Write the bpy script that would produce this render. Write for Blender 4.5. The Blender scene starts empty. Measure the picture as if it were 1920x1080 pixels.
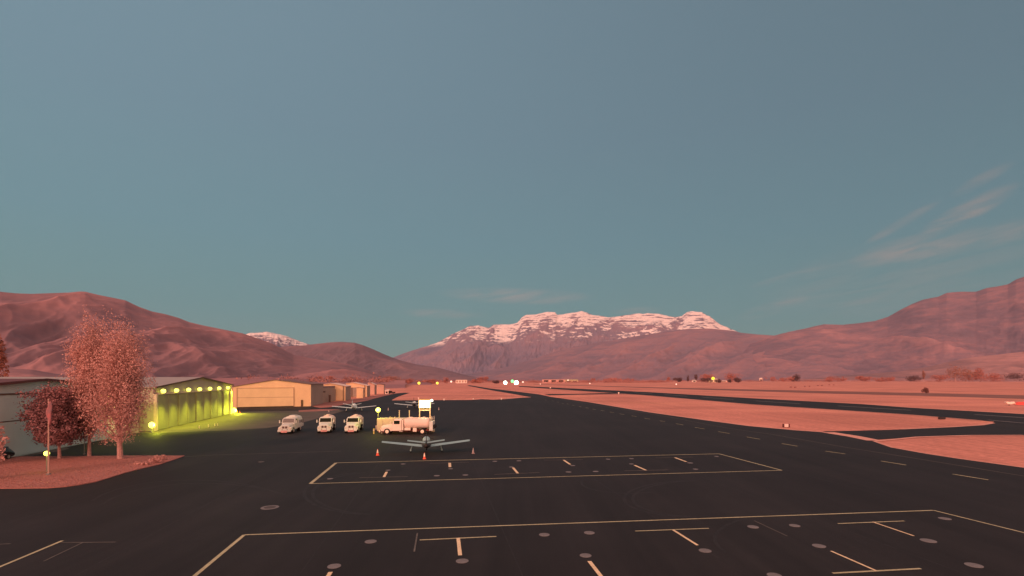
import bpy, bmesh, math, random
import numpy as np
from mathutils import Vector, Matrix

S = bpy.context.scene
C = S.collection
R = math.radians
# ------------------------------------------------------------------ camera
H = 9.0                                   # the camera hangs on a roof edge
F = 960.0                                 # focal length in photo pixels (1920 wide)
HV = 712.0                                # photo row of the horizon
cam_data = bpy.data.cameras.new("camera")
cam = bpy.data.objects.new("camera", cam_data)
C.objects.link(cam)
cam.location = (0, 0, H)
cam.rotation_euler = (R(90), 0, 0)
cam_data.shift_y = (HV - 540.0) / 1920.0    # level camera, verticals stay vertical as in the photograph
cam_data.sensor_width = 36
cam_data.lens = 18.0
cam_data.clip_start = 0.3
cam_data.clip_end = 60000
S.camera = cam
# ------------------------------------------------------------------ colour management
S.view_settings.view_transform = 'Standard'
S.view_settings.look = 'None'
S.view_settings.exposure = 0.0
S.view_settings.gamma = 1.0
S.cycles.volume_bounces = 0
S.cycles.max_bounces = 6


def lin(r, g, b, a=1.0):
    def f(c):
        c = c / 255.0
        return c / 12.92 if c <= 0.04045 else ((c + 0.055) / 1.055) ** 2.4
    return (f(r), f(g), f(b), a)


# ------------------------------------------------------------------ sky: blue-green dusk in front, pink dawn glow behind the camera
W = bpy.data.worlds.new("World")
S.world = W
W.use_nodes = True
nt = W.node_tree
nt.nodes.clear()


def N(t, **kw):
    n = nt.nodes.new(t)
    for k, v in kw.items():
        setattr(n, k, v)
    return n


def link(a, b):
    nt.links.new(a, b)


def mth(op, a, b=None, c=None, clamp=False):
    n = N('ShaderNodeMath', operation=op, use_clamp=clamp)
    for i, v in enumerate((a, b, c)):
        if v is None:
            continue
        if isinstance(v, (int, float)):
            n.inputs[i].default_value = v
        else:
            link(v, n.inputs[i])
    return n.outputs[0]


def mixc(fac, a, b):
    n = N('ShaderNodeMix', data_type='RGBA')
    for s, v in ((0, fac), (6, a), (7, b)):
        if isinstance(v, (int, float, tuple)):
            n.inputs[s].default_value = v
        else:
            link(v, n.inputs[s])
    return n.outputs[2]


tc = N('ShaderNodeTexCoord')
sep = N('ShaderNodeSeparateXYZ')
link(tc.outputs['Generated'], sep.inputs[0])
sx, sy, sz = sep.outputs
ramp = N('ShaderNodeValToRGB')
link(mth('MAXIMUM', sz, 0.0), ramp.inputs[0])
cr = ramp.color_ramp
stops = [(0.0, lin(126, 136, 129)), (0.045, lin(120, 140, 133)), (0.12, lin(107, 139, 137)),
         (0.25, lin(106, 136, 143)), (0.42, lin(108, 132, 143)), (0.62, lin(110, 132, 144)), (1.0, lin(104, 124, 143))]
while len(cr.elements) < len(stops):
    cr.elements.new(0.5)
for e, (p, c) in zip(cr.elements, stops):
    e.position = p
    e.color = c
az = mth('ARCTAN2', sx, sy)
el = mth('ARCSINE', sz)


def px_dir(u, v):
    return Vector(((u - 960) / F, 1.0, (HV - v) / F)).normalized()


nz = N('ShaderNodeTexNoise')
nz.inputs['Scale'].default_value = 1.0
nz.inputs['Detail'].default_value = 6.0
nz.inputs['Roughness'].default_value = 0.6
nz.inputs['Distortion'].default_value = 0.6
cmb = N('ShaderNodeCombineXYZ')
link(mth('MULTIPLY', az, 9.0), cmb.inputs[0])
link(mth('MULTIPLY', mth('SUBTRACT', el, mth('MULTIPLY', az, 0.17)), 60.0), cmb.inputs[1])
link(cmb.outputs[0], nz.inputs['Vector'])
cloud = None
for (u, v, w, h, sl, k) in [(970, 555, 135, 16, -0.03, 1.0), (830, 589, 80, 10, -0.02, 0.6), (1812, 397, 68, 17, 0.42, 1.35),
                            (1720, 468, 110, 24, 0.10, 1.15), (1890, 440, 62, 22, 0.18, 0.8), (1690, 418, 55, 9, 0.5, 0.8),
                            (1455, 575, 60, 14, 0.25, 0.8), (1600, 567, 70, 9, 0.05, 0.5), (1485, 517, 70, 8, 0.2, 0.45),
                            (1190, 582, 50, 7, 0.0, 0.6), (1840, 337, 45, 10, 0.4, 0.6), (1680, 520, 220, 60, 0.05, 0.4)]:
    d = px_dir(u, v)
    a0, e0 = math.atan2(d.x, d.y), math.asin(d.z)
    sc = F / max(0.3, d.y)
    k_w, k_h = sc / w / 1.15 * d.y ** 0.0, F / h
    da = mth('SUBTRACT', az, a0)
    de = mth('SUBTRACT', mth('SUBTRACT', el, e0), mth('MULTIPLY', da, sl))
    q = mth('ADD', mth('POWER', mth('ABSOLUTE', mth('MULTIPLY', da, k_w)), 2.0), mth('POWER', mth('ABSOLUTE', mth('MULTIPLY', de, k_h)), 2.0))
    m = mth('MULTIPLY', mth('SUBTRACT', 1.0, q, clamp=True), k)
    cloud = m if cloud is None else mth('MAXIMUM', cloud, m)
cl = mth('MULTIPLY', cloud, mth('MULTIPLY_ADD', nz.outputs[0], 3.2, -1.05, clamp=True))
sky = mixc(mth('MULTIPLY', cl, 0.62, clamp=True), ramp.outputs[0], lin(165, 149, 141))
azs = N('ShaderNodeVectorMath', operation='SCALE')     # the sunrise side, on the left, is a little brighter
link(sky, azs.inputs[0])
link(mth('MULTIPLY_ADD', mth('MULTIPLY', sx, mth('MULTIPLY_ADD', sz, 1.6, 0.2)), -0.32, 1.0), azs.inputs['Scale'])
sky = azs.outputs[0]
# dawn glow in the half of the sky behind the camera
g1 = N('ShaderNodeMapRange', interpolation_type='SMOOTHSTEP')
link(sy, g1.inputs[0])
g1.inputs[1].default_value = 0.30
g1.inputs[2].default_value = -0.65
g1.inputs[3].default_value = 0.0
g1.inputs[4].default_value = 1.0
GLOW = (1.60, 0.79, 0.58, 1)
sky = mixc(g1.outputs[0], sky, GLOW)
nish = N('ShaderNodeTexSky', sky_type='NISHITA')
nish.sun_disc = False
nish.sun_elevation = R(20)
nish.sun_rotation = R(198)
nscale = N('ShaderNodeVectorMath', operation='SCALE')
link(nish.outputs[0], nscale.inputs[0])
nscale.inputs['Scale'].default_value = 0.004
nadd = N('ShaderNodeVectorMath', operation='ADD')
link(sky, nadd.inputs[0])
link(nscale.outputs[0], nadd.inputs[1])
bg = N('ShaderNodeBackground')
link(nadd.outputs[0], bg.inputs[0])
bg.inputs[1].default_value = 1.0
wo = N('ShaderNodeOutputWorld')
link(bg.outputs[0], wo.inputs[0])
# ------------------------------------------------------------------ sun: low, broad and pink, from behind the camera on the left
sd = bpy.data.lights.new("sun", 'SUN')
so = bpy.data.objects.new("sun", sd)
C.objects.link(so)
sd.energy = 2.2
sd.angle = R(14)
sd.color = (1.0, 0.50, 0.39)
SUN_AZ, SUN_EL = R(210), R(20)              # azimuth from +Y, clockwise
sv = Vector((math.sin(SUN_AZ) * math.cos(SUN_EL), math.cos(SUN_AZ) * math.cos(SUN_EL), math.sin(SUN_EL)))
so.rotation_euler = sv.to_track_quat('Z', 'Y').to_euler()

# ================================================================== helpers
random.seed(7)
rng = np.random.default_rng(11)


def G(u, v, z=0.0):
    """the point of the level z where the line of sight through photo pixel (u, v) meets it"""
    d = px_dir(u, v)
    t = (z - H) / d.z
    return Vector((d.x * t, d.y * t, z))


def up_to(base, v):
    """height above ground, over the ground point base, that appears at photo row v"""
    p = Vector(base)
    return H + p.y * (HV - v) / F


MATS = {}


def mat(name, col, rough=0.7, metal=0.0, var=0.12, scale=3.0, bump=0.0, spec=0.3, wave=None, col2=None, detail=4.0, stretch=None, emis=None):
    if name in MATS:
        return MATS[name]
    m = bpy.data.materials.new(name)
    m.use_nodes = True
    t = m.node_tree
    b = t.nodes['Principled BSDF']
    b.inputs['Roughness'].default_value = rough
    b.inputs['Metallic'].default_value = metal
    b.inputs['Specular IOR Level'].default_value = spec
    tcn = t.nodes.new('ShaderNodeTexCoord')
    vec = tcn.outputs['Object']
    if stretch:
        mp = t.nodes.new('ShaderNodeMapping')
        mp.inputs['Scale'].default_value = stretch
        t.links.new(vec, mp.inputs[0])
        vec = mp.outputs[0]
    no = t.nodes.new('ShaderNodeTexNoise')
    no.inputs['Scale'].default_value = scale
    no.inputs['Detail'].default_value = detail
    no.inputs['Roughness'].default_value = 0.6
    t.links.new(vec, no.inputs['Vector'])
    rp = t.nodes.new('ShaderNodeValToRGB')
    c = col[:3]
    c2 = col2[:3] if col2 else None
    lo, hi = (tuple(x * (1 - var) for x in c), tuple(min(1, x * (1 + var)) for x in c))
    if c2:
        lo, hi = c2, c
    rp.color_ramp.elements[0].position = 0.32
    rp.color_ramp.elements[1].position = 0.68
    rp.color_ramp.elements[0].color = (*lo, 1)
    rp.color_ramp.elements[1].color = (*hi, 1)
    t.links.new(no.outputs[0], rp.inputs[0])
    t.links.new(rp.outputs[0], b.inputs['Base Color'])
    if bump or wave:
        bn = t.nodes.new('ShaderNodeBump')
        bn.inputs['Strength'].default_value = bump if bump else 0.4
        if wave:
            wv = t.nodes.new('ShaderNodeTexWave')
            wv.bands_direction = wave[0]
            wv.inputs['Scale'].default_value = wave[1]
            t.links.new(tcn.outputs['Object'], wv.inputs['Vector'])
            t.links.new(wv.outputs[1], bn.inputs['Height'])
            bn.inputs['Distance'].default_value = 0.03
        else:
            t.links.new(no.outputs[0], bn.inputs['Height'])
            bn.inputs['Distance'].default_value = 0.05
        t.links.new(bn.outputs[0], b.inputs['Normal'])
    if emis:
        b.inputs['Emission Color'].default_value = (*emis[0], 1)
        b.inputs['Emission Strength'].default_value = emis[1]
    MATS[name] = m
    return m


def tag(o, label=None, cat=None, group=None, kind=None):
    if label:
        o['label'] = label
    if cat:
        o['category'] = cat
    if group:
        o['group'] = group
    if kind:
        o['kind'] = kind
    return o


def empty(name, loc, rz=0.0, label=None, cat=None, group=None):
    o = bpy.data.objects.new(name, None)
    C.objects.link(o)
    o.location = loc
    o.rotation_euler = (0, 0, rz)
    return tag(o, label, cat, group)


def children(o):
    return [c for c in bpy.data.objects if c.parent is o]


def copy_tree(o, parent=None):
    c = o.copy()
    C.objects.link(c)
    if parent is not None:
        c.parent = parent
    for ch in children(o):
        copy_tree(ch, c)
    return c


class MB:
    """collects shapes and links them as one mesh object"""

    def __init__(self):
        self.bm = bmesh.new()

    def box(self, c, s, M=None, bev=0.0):
        r = bmesh.ops.create_cube(self.bm, size=1.0)
        vs = r['verts']
        bmesh.ops.scale(self.bm, vec=Vector(s), verts=vs)
        if bev > 0:
            es = list({e for v in vs for e in v.link_edges})
            rb = bmesh.ops.bevel(self.bm, geom=es, offset=bev, segments=2, affect='EDGES', profile=0.6)
            vs = list({v for f in rb['faces'] for v in f.verts} | {v for v in vs if v.is_valid})
        bmesh.ops.translate(self.bm, vec=Vector(c), verts=vs)
        if M is not None:
            bmesh.ops.transform(self.bm, matrix=M, verts=vs)
        return self

    def cyl(self, p0, p1, r0, r1=None, n=14):
        p0, p1 = Vector(p0), Vector(p1)
        r1 = r0 if r1 is None else r1
        d = p1 - p0
        q = d.to_track_quat('Z', 'Y')
        a = [self.bm.verts.new(p0 + q @ Vector((r0 * math.cos(2 * math.pi * i / n), r0 * math.sin(2 * math.pi * i / n), 0))) for i in range(n)]
        b = [self.bm.verts.new(p1 + q @ Vector((r1 * math.cos(2 * math.pi * i / n), r1 * math.sin(2 * math.pi * i / n), 0))) for i in range(n)]
        for i in range(n):
            self.bm.faces.new((a[i], a[(i + 1) % n], b[(i + 1) % n], b[i]))
        self.bm.faces.new(a[::-1])
        self.bm.faces.new(b)
        return self

    def loft(self, rings, cap=True):
        rs = [[self.bm.verts.new(Vector(p)) for p in ring] for ring in rings]
        n = len(rs[0])
        for a, b in zip(rs, rs[1:]):
            for i in range(n):
                self.bm.faces.new((a[i], a[(i + 1) % n], b[(i + 1) % n], b[i]))
        if cap:
            self.bm.faces.new(rs[0][::-1])
            self.bm.faces.new(rs[-1])
        return self

    def prism(self, pts, off):
        """polygon pts (3-D) extruded by the vector off"""
        off = Vector(off)
        a = [self.bm.verts.new(Vector(p)) for p in pts]
        b = [self.bm.verts.new(Vector(p) + off) for p in pts]
        n = len(a)
        for i in range(n):
            self.bm.faces.new((a[i], a[(i + 1) % n], b[(i + 1) % n], b[i]))
        self.bm.faces.new(a[::-1])
        self.bm.faces.new(b)
        return self

    def ball(self, c, r, sc=(1, 1, 1), n=12):
        ret = bmesh.ops.create_uvsphere(self.bm, u_segments=n, v_segments=max(6, n // 2), radius=r)
        bmesh.ops.scale(self.bm, vec=Vector(sc), verts=ret['verts'])
        bmesh.ops.translate(self.bm, vec=Vector(c), verts=ret['verts'])
        return self

    def poly(self, pts):
        self.bm.faces.new([self.bm.verts.new(Vector(p)) for p in pts])
        return self

    def build(self, name, m, parent=None, smooth=False):
        bmesh.ops.recalc_face_normals(self.bm, faces=self.bm.faces[:])
        me = bpy.data.meshes.new(name)
        self.bm.to_mesh(me)
        self.bm.free()
        me.materials.append(m)
        if smooth:
            for p in me.polygons:
                p.use_smooth = True
        o = bpy.data.objects.new(name, me)
        C.objects.link(o)
        if parent is not None:
            o.parent = parent
        return o


def raw(name, verts, faces, m, parent=None, smooth=False):
    me = bpy.data.meshes.new(name)
    me.from_pydata(verts, [], faces)
    me.materials.append(m)
    if smooth:
        me.polygons.foreach_set('use_smooth', [True] * len(me.polygons))
    me.update()
    o = bpy.data.objects.new(name, me)
    C.objects.link(o)
    if parent is not None:
        o.parent = parent
    return o


def sheet(name, pts, z, m, thick=0.0, label=None, cat=None):
    """a flat sheet with the outline given as photo pixels, laid on the ground"""
    bm = bmesh.new()
    vs = [bm.verts.new(Vector((p.x, p.y, z))) for p in (G(u, v) for u, v in pts)]
    f = bm.faces.new(vs)
    if f.normal.z < 0 or True:
        f.normal_update()
        if f.normal.z < 0:
            f.normal_flip()
    if thick:
        r = bmesh.ops.extrude_face_region(bm, geom=[f])
        ev = [v for v in r['geom'] if isinstance(v, bmesh.types.BMVert)]
        bmesh.ops.translate(bm, vec=(0, 0, -thick), verts=ev)
        bmesh.ops.recalc_face_normals(bm, faces=bm.faces[:])
    bmesh.ops.triangulate(bm, faces=bm.faces[:])
    me = bpy.data.meshes.new(name)
    bm.to_mesh(me)
    bm.free()
    me.materials.append(m)
    o = bpy.data.objects.new(name, me)
    C.objects.link(o)
    tag(o, label, cat, kind='structure')
    return o


# ---- value noise for terrain
def vnoise(x, y, seed=0):
    xi = np.floor(x).astype(np.int64)
    yi = np.floor(y).astype(np.int64)
    xf = x - xi
    yf = y - yi
    xf = xf * xf * xf * (xf * (xf * 6 - 15) + 10)
    yf = yf * yf * yf * (yf * (yf * 6 - 15) + 10)

    def h(a, b):
        n = (a * 374761393 + b * 668265263 + seed * 1442695041) & 0xFFFFFFFF
        n = ((n ^ (n >> 13)) * 1274126177) & 0xFFFFFFFF
        n = n ^ (n >> 16)
        return (n & 0xFFFFFF) / float(0xFFFFFF)
    return (h(xi, yi) * (1 - xf) + h(xi + 1, yi) * xf) * (1 - yf) + (h(xi, yi + 1) * (1 - xf) + h(xi + 1, yi + 1) * xf) * yf


def fbm(x, y, seed=0, o=5, ridged=False):
    s = np.zeros_like(x)
    a, f, tot = 1.0, 1.0, 0.0
    for k in range(o):
        n = vnoise(x * f, y * f, seed + k * 17)
        if ridged:
            n = 1 - np.abs(2 * n - 1)
        s += a * n
        tot += a
        a *= 0.5
        f *= 2.03
    return s / tot


# ================================================================== ground materials
def ground_mat(name, stops, scale, stretch=(1, 1, 1), fine=None, rough=0.9, spec=0.15, bump=0.3):
    m = bpy.data.materials.new(name)
    m.use_nodes = True
    t = m.node_tree
    b = t.nodes['Principled BSDF']
    b.inputs['Roughness'].default_value = rough
    b.inputs['Specular IOR Level'].default_value = spec
    tcn = t.nodes.new('ShaderNodeTexCoord')
    mp = t.nodes.new('ShaderNodeMapping')
    mp.inputs['Scale'].default_value = stretch
    t.links.new(tcn.outputs['Object'], mp.inputs[0])
    n1 = t.nodes.new('ShaderNodeTexNoise')
    n1.inputs['Scale'].default_value = scale
    n1.inputs['Detail'].default_value = 8
    n1.inputs['Roughness'].default_value = 0.62
    t.links.new(mp.outputs[0], n1.inputs['Vector'])
    rp = t.nodes.new('ShaderNodeValToRGB')
    el_ = rp.color_ramp.elements
    while len(el_) < len(stops):
        el_.new(0.5)
    for e, (p, c) in zip(el_, stops):
        e.position = p
        e.color = (*c[:3], 1)
    t.links.new(n1.outputs[0], rp.inputs[0])
    out = rp.outputs[0]
    n2 = t.nodes.new('ShaderNodeTexNoise')
    n2.inputs['Scale'].default_value = fine or scale * 30
    n2.inputs['Detail'].default_value = 5
    t.links.new(tcn.outputs['Object'], n2.inputs['Vector'])
    mr = t.nodes.new('ShaderNodeMapRange')
    t.links.new(n2.outputs[0], mr.inputs[0])
    mr.inputs[1].default_value = 0.3
    mr.inputs[2].default_value = 0.7
    mr.inputs[3].default_value = 0.82
    mr.inputs[4].default_value = 1.16
    mx = t.nodes.new('ShaderNodeVectorMath')
    mx.operation = 'SCALE'
    t.links.new(out, mx.inputs[0])
    t.links.new(mr.outputs[0], mx.inputs['Scale'])
    t.links.new(mx.outputs[0], b.inputs['Base Color'])
    if bump:
        bn = t.nodes.new('ShaderNodeBump')
        bn.inputs['Strength'].default_value = bump
        bn.inputs['Distance'].default_value = 0.04
        t.links.new(n2.outputs[0], bn.inputs['Height'])
        t.links.new(bn.outputs[0], b.inputs['Normal'])
    return m


GR = (0.60, 0.25, 0.185)
GRASS = ground_mat('dry_pink_grass', [(0.3, tuple(c * 0.86 for c in GR)), (0.5, GR), (0.72, (0.68, 0.30, 0.20))], 0.012, (1, 2.4, 1), fine=1.3)
LAWN = ground_mat('lawn', [(0.3, (0.345, 0.155, 0.13)), (0.6, (0.38, 0.17, 0.142)), (0.8, (0.41, 0.185, 0.155))], 0.25, fine=9)
ROUGHG = ground_mat('rough_ground', [(0.35, (0.30, 0.135, 0.115)), (0.65, (0.42, 0.19, 0.15))], 0.08, fine=2)
ASPH = ground_mat('asphalt', [(0.25, (0.0175, 0.0158, 0.0155)), (0.5, (0.021, 0.019, 0.0185)), (0.75, (0.027, 0.0245, 0.0238))], 0.09, (1, 1, 1), fine=14, rough=0.75, spec=0.20, bump=0.25)
def add_bands(m, k0, k1):
    t = m.node_tree
    b = t.nodes['Principled BSDF']
    src = b.inputs['Base Color'].links[0].from_socket
    tcn = t.nodes.new('ShaderNodeTexCoord')
    cur = src
    for (sc_, rot, lo, hi, det) in (((0.35, 0.012, 1), 8.3, k0, k1, 5), ((0.03, 0.03, 1), 0, 0.86, 1.16, 7), ((1.6, 0.05, 1), 8.3, 0.93, 1.08, 3)):
        mp = t.nodes.new('ShaderNodeMapping')
        mp.inputs['Rotation'].default_value = (0, 0, R(-rot))
        mp.inputs['Scale'].default_value = sc_
        t.links.new(tcn.outputs['Object'], mp.inputs[0])
        n = t.nodes.new('ShaderNodeTexNoise')
        n.inputs['Scale'].default_value = 1.0
        n.inputs['Detail'].default_value = det
        t.links.new(mp.outputs[0], n.inputs['Vector'])
        mr = t.nodes.new('ShaderNodeMapRange')
        mr.inputs[1].default_value = 0.35
        mr.inputs[2].default_value = 0.65
        mr.inputs[3].default_value = lo
        mr.inputs[4].default_value = hi
        t.links.new(n.outputs[0], mr.inputs[0])
        v = t.nodes.new('ShaderNodeVectorMath')
        v.operation = 'SCALE'
        t.links.new(cur, v.inputs[0])
        t.links.new(mr.outputs[0], v.inputs['Scale'])
        cur = v.outputs[0]
    t.links.new(cur, b.inputs['Base Color'])


add_bands(ASPH, 0.88, 1.14)
add_bands(GRASS, 0.95, 1.05)
RUNW = ground_mat('runway_asphalt', [(0.3, (0.020, 0.021, 0.023)), (0.7, (0.028, 0.028, 0.031))], 0.02, fine=3, rough=0.8, spec=0.15)
CONC = ground_mat('concrete', [(0.3, (0.10, 0.086, 0.075)), (0.7, (0.135, 0.117, 0.10))], 0.15, fine=4, rough=0.85)
DIRT = ground_mat('dirt_strip', [(0.3, (0.20, 0.10, 0.085)), (0.7, (0.27, 0.14, 0.115))], 0.02, fine=2)
VERGE = ground_mat('gravel_verge', [(0.3, (0.62, 0.31, 0.24)), (0.7, (0.74, 0.40, 0.31))], 0.2, fine=3)
PAINT = ground_mat('line_paint', [(0.3, (0.36, 0.34, 0.20)), (0.7, (0.54, 0.51, 0.31))], 0.5, fine=8, rough=0.6)
PAINTB = ground_mat('bright_line_paint', [(0.3, (0.70, 0.56, 0.34)), (0.7, (0.88, 0.70, 0.44))], 0.8, fine=8, rough=0.6)
PAINTF = ground_mat('worn_line_paint', [(0.3, (0.09, 0.085, 0.075)), (0.7, (0.16, 0.15, 0.13))], 0.9, fine=6, rough=0.7)
PAINTW = ground_mat('runway_paint', [(0.3, (0.20, 0.185, 0.175)), (0.7, (0.27, 0.25, 0.235))], 0.1, fine=3, rough=0.7)
PADM = ground_mat('concrete_pad', [(0.3, (0.15, 0.15, 0.15)), (0.7, (0.21, 0.205, 0.20))], 1.5, fine=10, rough=0.8)

# ---- the valley floor, one sheet out to the horizon
vs_, fs_ = [], []
rings = [0.1, 20, 50, 100, 200, 400, 800, 1600, 3200, 6400, 12000, 22000]
SEG = 64
for r_ in rings:
    for k in range(SEG):
        a = 2 * math.pi * k / SEG
        vs_.append((r_ * math.sin(a), r_ * math.cos(a), -0.06))
for i in range(len(rings) - 1):
    for k in range(SEG):
        a, b = i * SEG + k, i * SEG + (k + 1) % SEG
        fs_.append((a, a + SEG, b + SEG, b))
fs_.append(tuple(range(SEG)))
tag(raw('ground', vs_, fs_, GRASS), 'flat valley floor of pink dry grass reaching the hills', 'ground', kind='structure')

apron_pts = [(-700, 1250), (2700, 1250), (2700, 1000), (2200, 918), (1920, 876), (1800, 859.5), (1737, 850), (1673, 838.6), (1650, 832.5), (1637, 827),
             (1553, 811), (1491, 806.7), (1407.5, 799), (1324, 788), (1220, 773.3), (1100, 753.5), (1032, 744), (1012, 739.6), (960, 733.3), (920, 728.5), (880, 722.2),
             (876, 723.2), (920, 731.5), (960, 738.2), (997, 744.8), (975, 746), (945, 748.6), (925, 749.6), (905, 748.6), (885, 750), (820, 750.3), (735, 750.8), (735, 749.5), (748, 743), (768, 736.6),
             (760, 736.2), (735, 739), (720, 742.2), (700, 747.4), (690, 750.5), (665, 755), (650, 757.6), (620, 763), (600, 764.5), (596, 759), (430, 760),
             (390, 762), (200, 770), (-100, 800), (-700, 900)]
sheet('apron', apron_pts, 0.0, ASPH, 0.05, 'dark asphalt apron and taxiway in front of the hangars', 'apron')
sheet('connector_taxiway', [(1543, 808.6), (1600, 807.5), (1689, 805), (1786, 800.7), (1840, 797.2), (1857, 795), (1864, 791), (1862, 788), (1920, 789), (2150, 806), (2150, 815), (1920, 815.6),
                            (1818, 816), (1721, 819), (1643.5, 824), (1637, 828), (1560, 813)], -0.012, ASPH, 0.03, 'short asphalt connector between taxiway and runway on the right', 'taxiway')
sheet('runway', [(973, 725), (1220, 741.5), (1407, 757.7), (1532, 766.5), (1620, 771.5), (1710, 777.5), (1776, 782.5), (1860, 790), (1920, 795.5), (2400, 838), (2400, 812),
                 (1920, 776.5), (1710, 764.7), (1620, 758), (1407, 746.7), (1220, 735.5), (973, 723.6)], 0.004, RUNW, 0.03, 'long asphalt runway running to the far end of the valley', 'runway')
sheet('narrow_taxiway', [(1020, 738.6), (1080, 738.3), (1143, 736.8), (1165, 736.6), (1165, 738.4), (1080, 739.9), (1030, 740.8)], -0.018, ASPH, 0.02, 'narrow asphalt link joining taxiway and runway far out', 'taxiway')
sheet('dirt_road', [(1000, 719.9), (1220, 726), (1407, 730), (1560, 733.2), (1729, 736.8), (1920, 741.2), (2400, 750), (2400, 759), (1920, 747.8), (1729, 742), (1560, 738), (1407, 733.4), (1220, 727.6), (1000, 720.5)],
      -0.025, DIRT, 0.02, 'brown dirt track beyond the runway', 'road')
sheet('hangar_apron', [(170, 818), (262, 812.5), (420, 807.5), (500, 802.5), (565, 793), (605, 782), (646, 770), (628, 768.4), (600, 769.5), (437, 771.5), (425, 768), (250, 775), (150, 800)], 0.006, CONC, 0, 'paler concrete paving in front of the lit hangar', 'apron')
sheet('side_paving', [(-60, 885), (32, 857), (113, 846), (130, 841), (110, 832), (-60, 850)], 0.004, CONC, 0, 'concrete strip along the grey hangar at the left', 'pavement')
sheet('gravel_yard', [(560, 769.2), (600, 767.2), (640, 768.0), (600, 771.0), (560, 772.5)], 0.009, ROUGHG, 0, 'small patch of reddish gravel by the tan hangar', 'gravel')
island = [(-700, 866), (-100, 859), (0, 861), (30, 857), (120, 856.5), (230, 855.2), (346, 855.2), (332, 860.5), (300, 871), (262, 880), (235, 887), (205, 896.5), (180, 904), (150, 909.5), (125, 913), (90, 915.6), (0, 916.5), (-700, 925)]
sheet('lawn', island, 0.07, LAWN, 0.1, 'low lawn island with the trees and the flagpole', 'lawn')
# rough grass in front of the row of hangars
sheet('hangar_verge', [(583, 761), (606, 755.8), (660, 749.5), (693, 743.5), (722, 739), (760, 735.6), (735, 739.4), (720, 742.6), (700, 747.8), (690, 750.9), (665, 755.4), (650, 758), (620, 763.4), (600, 764.9), (590, 763.0)],
      0.012, ROUGHG, 0, 'strip of rough reddish ground along the row of hangars', 'verge')


def ribbon(bm, pts, w, z, off=0.0):
    """a band of width w (metres) along ground points given as pixels"""
    P = [G(u, v) for u, v in pts]
    L, Rr = [], []
    for i, p in enumerate(P):
        a = P[max(0, i - 1)]
        b = P[min(len(P) - 1, i + 1)]
        d = (b - a).normalized()
        n = Vector((-d.y, d.x, 0))
        L.append(bm.verts.new((p.x + n.x * (off + w / 2), p.y + n.y * (off + w / 2), z)))
        Rr.append(bm.verts.new((p.x + n.x * (off - w / 2), p.y + n.y * (off - w / 2), z)))
    for i in range(len(P) - 1):
        f = bm.faces.new((L[i], L[i + 1], Rr[i + 1], Rr[i]))
        f.normal_update()
        if f.normal.z < 0:
            f.normal_flip()


def marks(name, items, z, m, label, cat='marking'):
    mb = MB()
    for k, (pts, w) in enumerate(items):
        ribbon(mb.bm, pts, w, z + 0.0006 * (k % 7))
    me = bpy.data.meshes.new(name)
    mb.bm.to_mesh(me)
    mb.bm.free()
    me.materials.append(m)
    o = bpy.data.objects.new(name, me)
    C.objects.link(o)
    return tag(o, label, cat, kind='structure')


# pale gravel edges where grass meets pavement
marks('gravel_edge', [([(1100, 753), (1220, 773), (1324, 787.6), (1407, 798.6), (1491, 806.3), (1545, 810)], 0.9),
                      ([(1553, 810.6), (1600, 818), (1640, 826)], 2.2),
                      ([(1689, 804.6), (1786, 800.3), (1840, 796.8), (1862, 793)], 0.8),
                      ([(1640, 827.5), (1721, 819.3), (1818, 816.3), (1920, 816)], 0.8),
                      ([(1640, 827.5), (1673, 838.9), (1737, 850.3), (1800, 860), (1920, 876.5), (2100, 905)], 0.4),
                      ([(980, 723.4), (1220, 735.2), (1407, 746.3), (1620, 757.6), (1710, 764.3), (1920, 776), (2300, 803)], 1.6),
                      ([(980, 725.6), (1220, 742), (1407, 758.2), (1620, 772), (1710, 778), (1840, 788.6)], 1.2),
                      ([(735, 750.3), (820, 750), (885, 749.6), (905, 748.2), (925, 749.2), (945, 748.2), (975, 745.6), (995, 744.2)], 1.6),
                      ([(1010, 739), (960, 732.8), (920, 728)], 1.4)], 0.006, VERGE, 'pale gravel edges between the grass and the pavement', 'gravel edge')

# ---- painted markings of the apron
LB, LF = 0.15, 0.15
marks('apron_marking', [
    ([(458, 1003), (1750, 957)], 0.16), ([(458, 1003), (365, 1080), (200, 1217)], 0.2), ([(1750, 957), (1920, 999), (2200, 1068)], 0.16),
    ([(630, 868), (1348, 851)], 0.2), ([(582, 907), (1466, 882)], 0.17), ([(630, 868), (582, 907)], 0.3), ([(1348, 851), (1466, 882)], 0.2),
    ([(787, 1012.7), (930.7, 1006)], 0.15), ([(1191, 996), (1329, 990.8)], 0.13), ([(1571, 982), (1696, 977)], 0.13), ([(1561, 1075), (1726.6, 1066.4)], 0.15),
    ([(-120, 1112), (0, 1063), (117, 1014)], 0.17)],
    0.010, PAINT, 'yellowish painted lines around the two tie-down rows', 'marking')
marks('parking_marking', [
    ([(859, 1009), (862.7, 1041.7)], 0.2), ([(1262, 993.8), (1308, 1022.8)], 0.16), ([(1636, 978.8), (1713.8, 1005.3)], 0.13),
    ([(1558, 1033.5), (1643, 1070.7)], 0.13), ([(620, 1073), (600, 1105)], 0.2), ([(1105, 1052.7), (1140, 1098)], 0.2),
    ([(720, 894.6), (725, 885)], 0.24), ([(843, 867.7), (843.7, 876)], 0.28), ([(962, 877), (970.7, 887.6)], 0.24), ([(1056.7, 862.7), (1069, 871)], 0.24),
    ([(1189.7, 872.5), (1212, 882.3)], 0.26), ([(1265, 858), (1286.7, 866)], 0.26)],
    0.015, PAINTB, 'bright stems of the painted parking T marks', 'marking')
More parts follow.
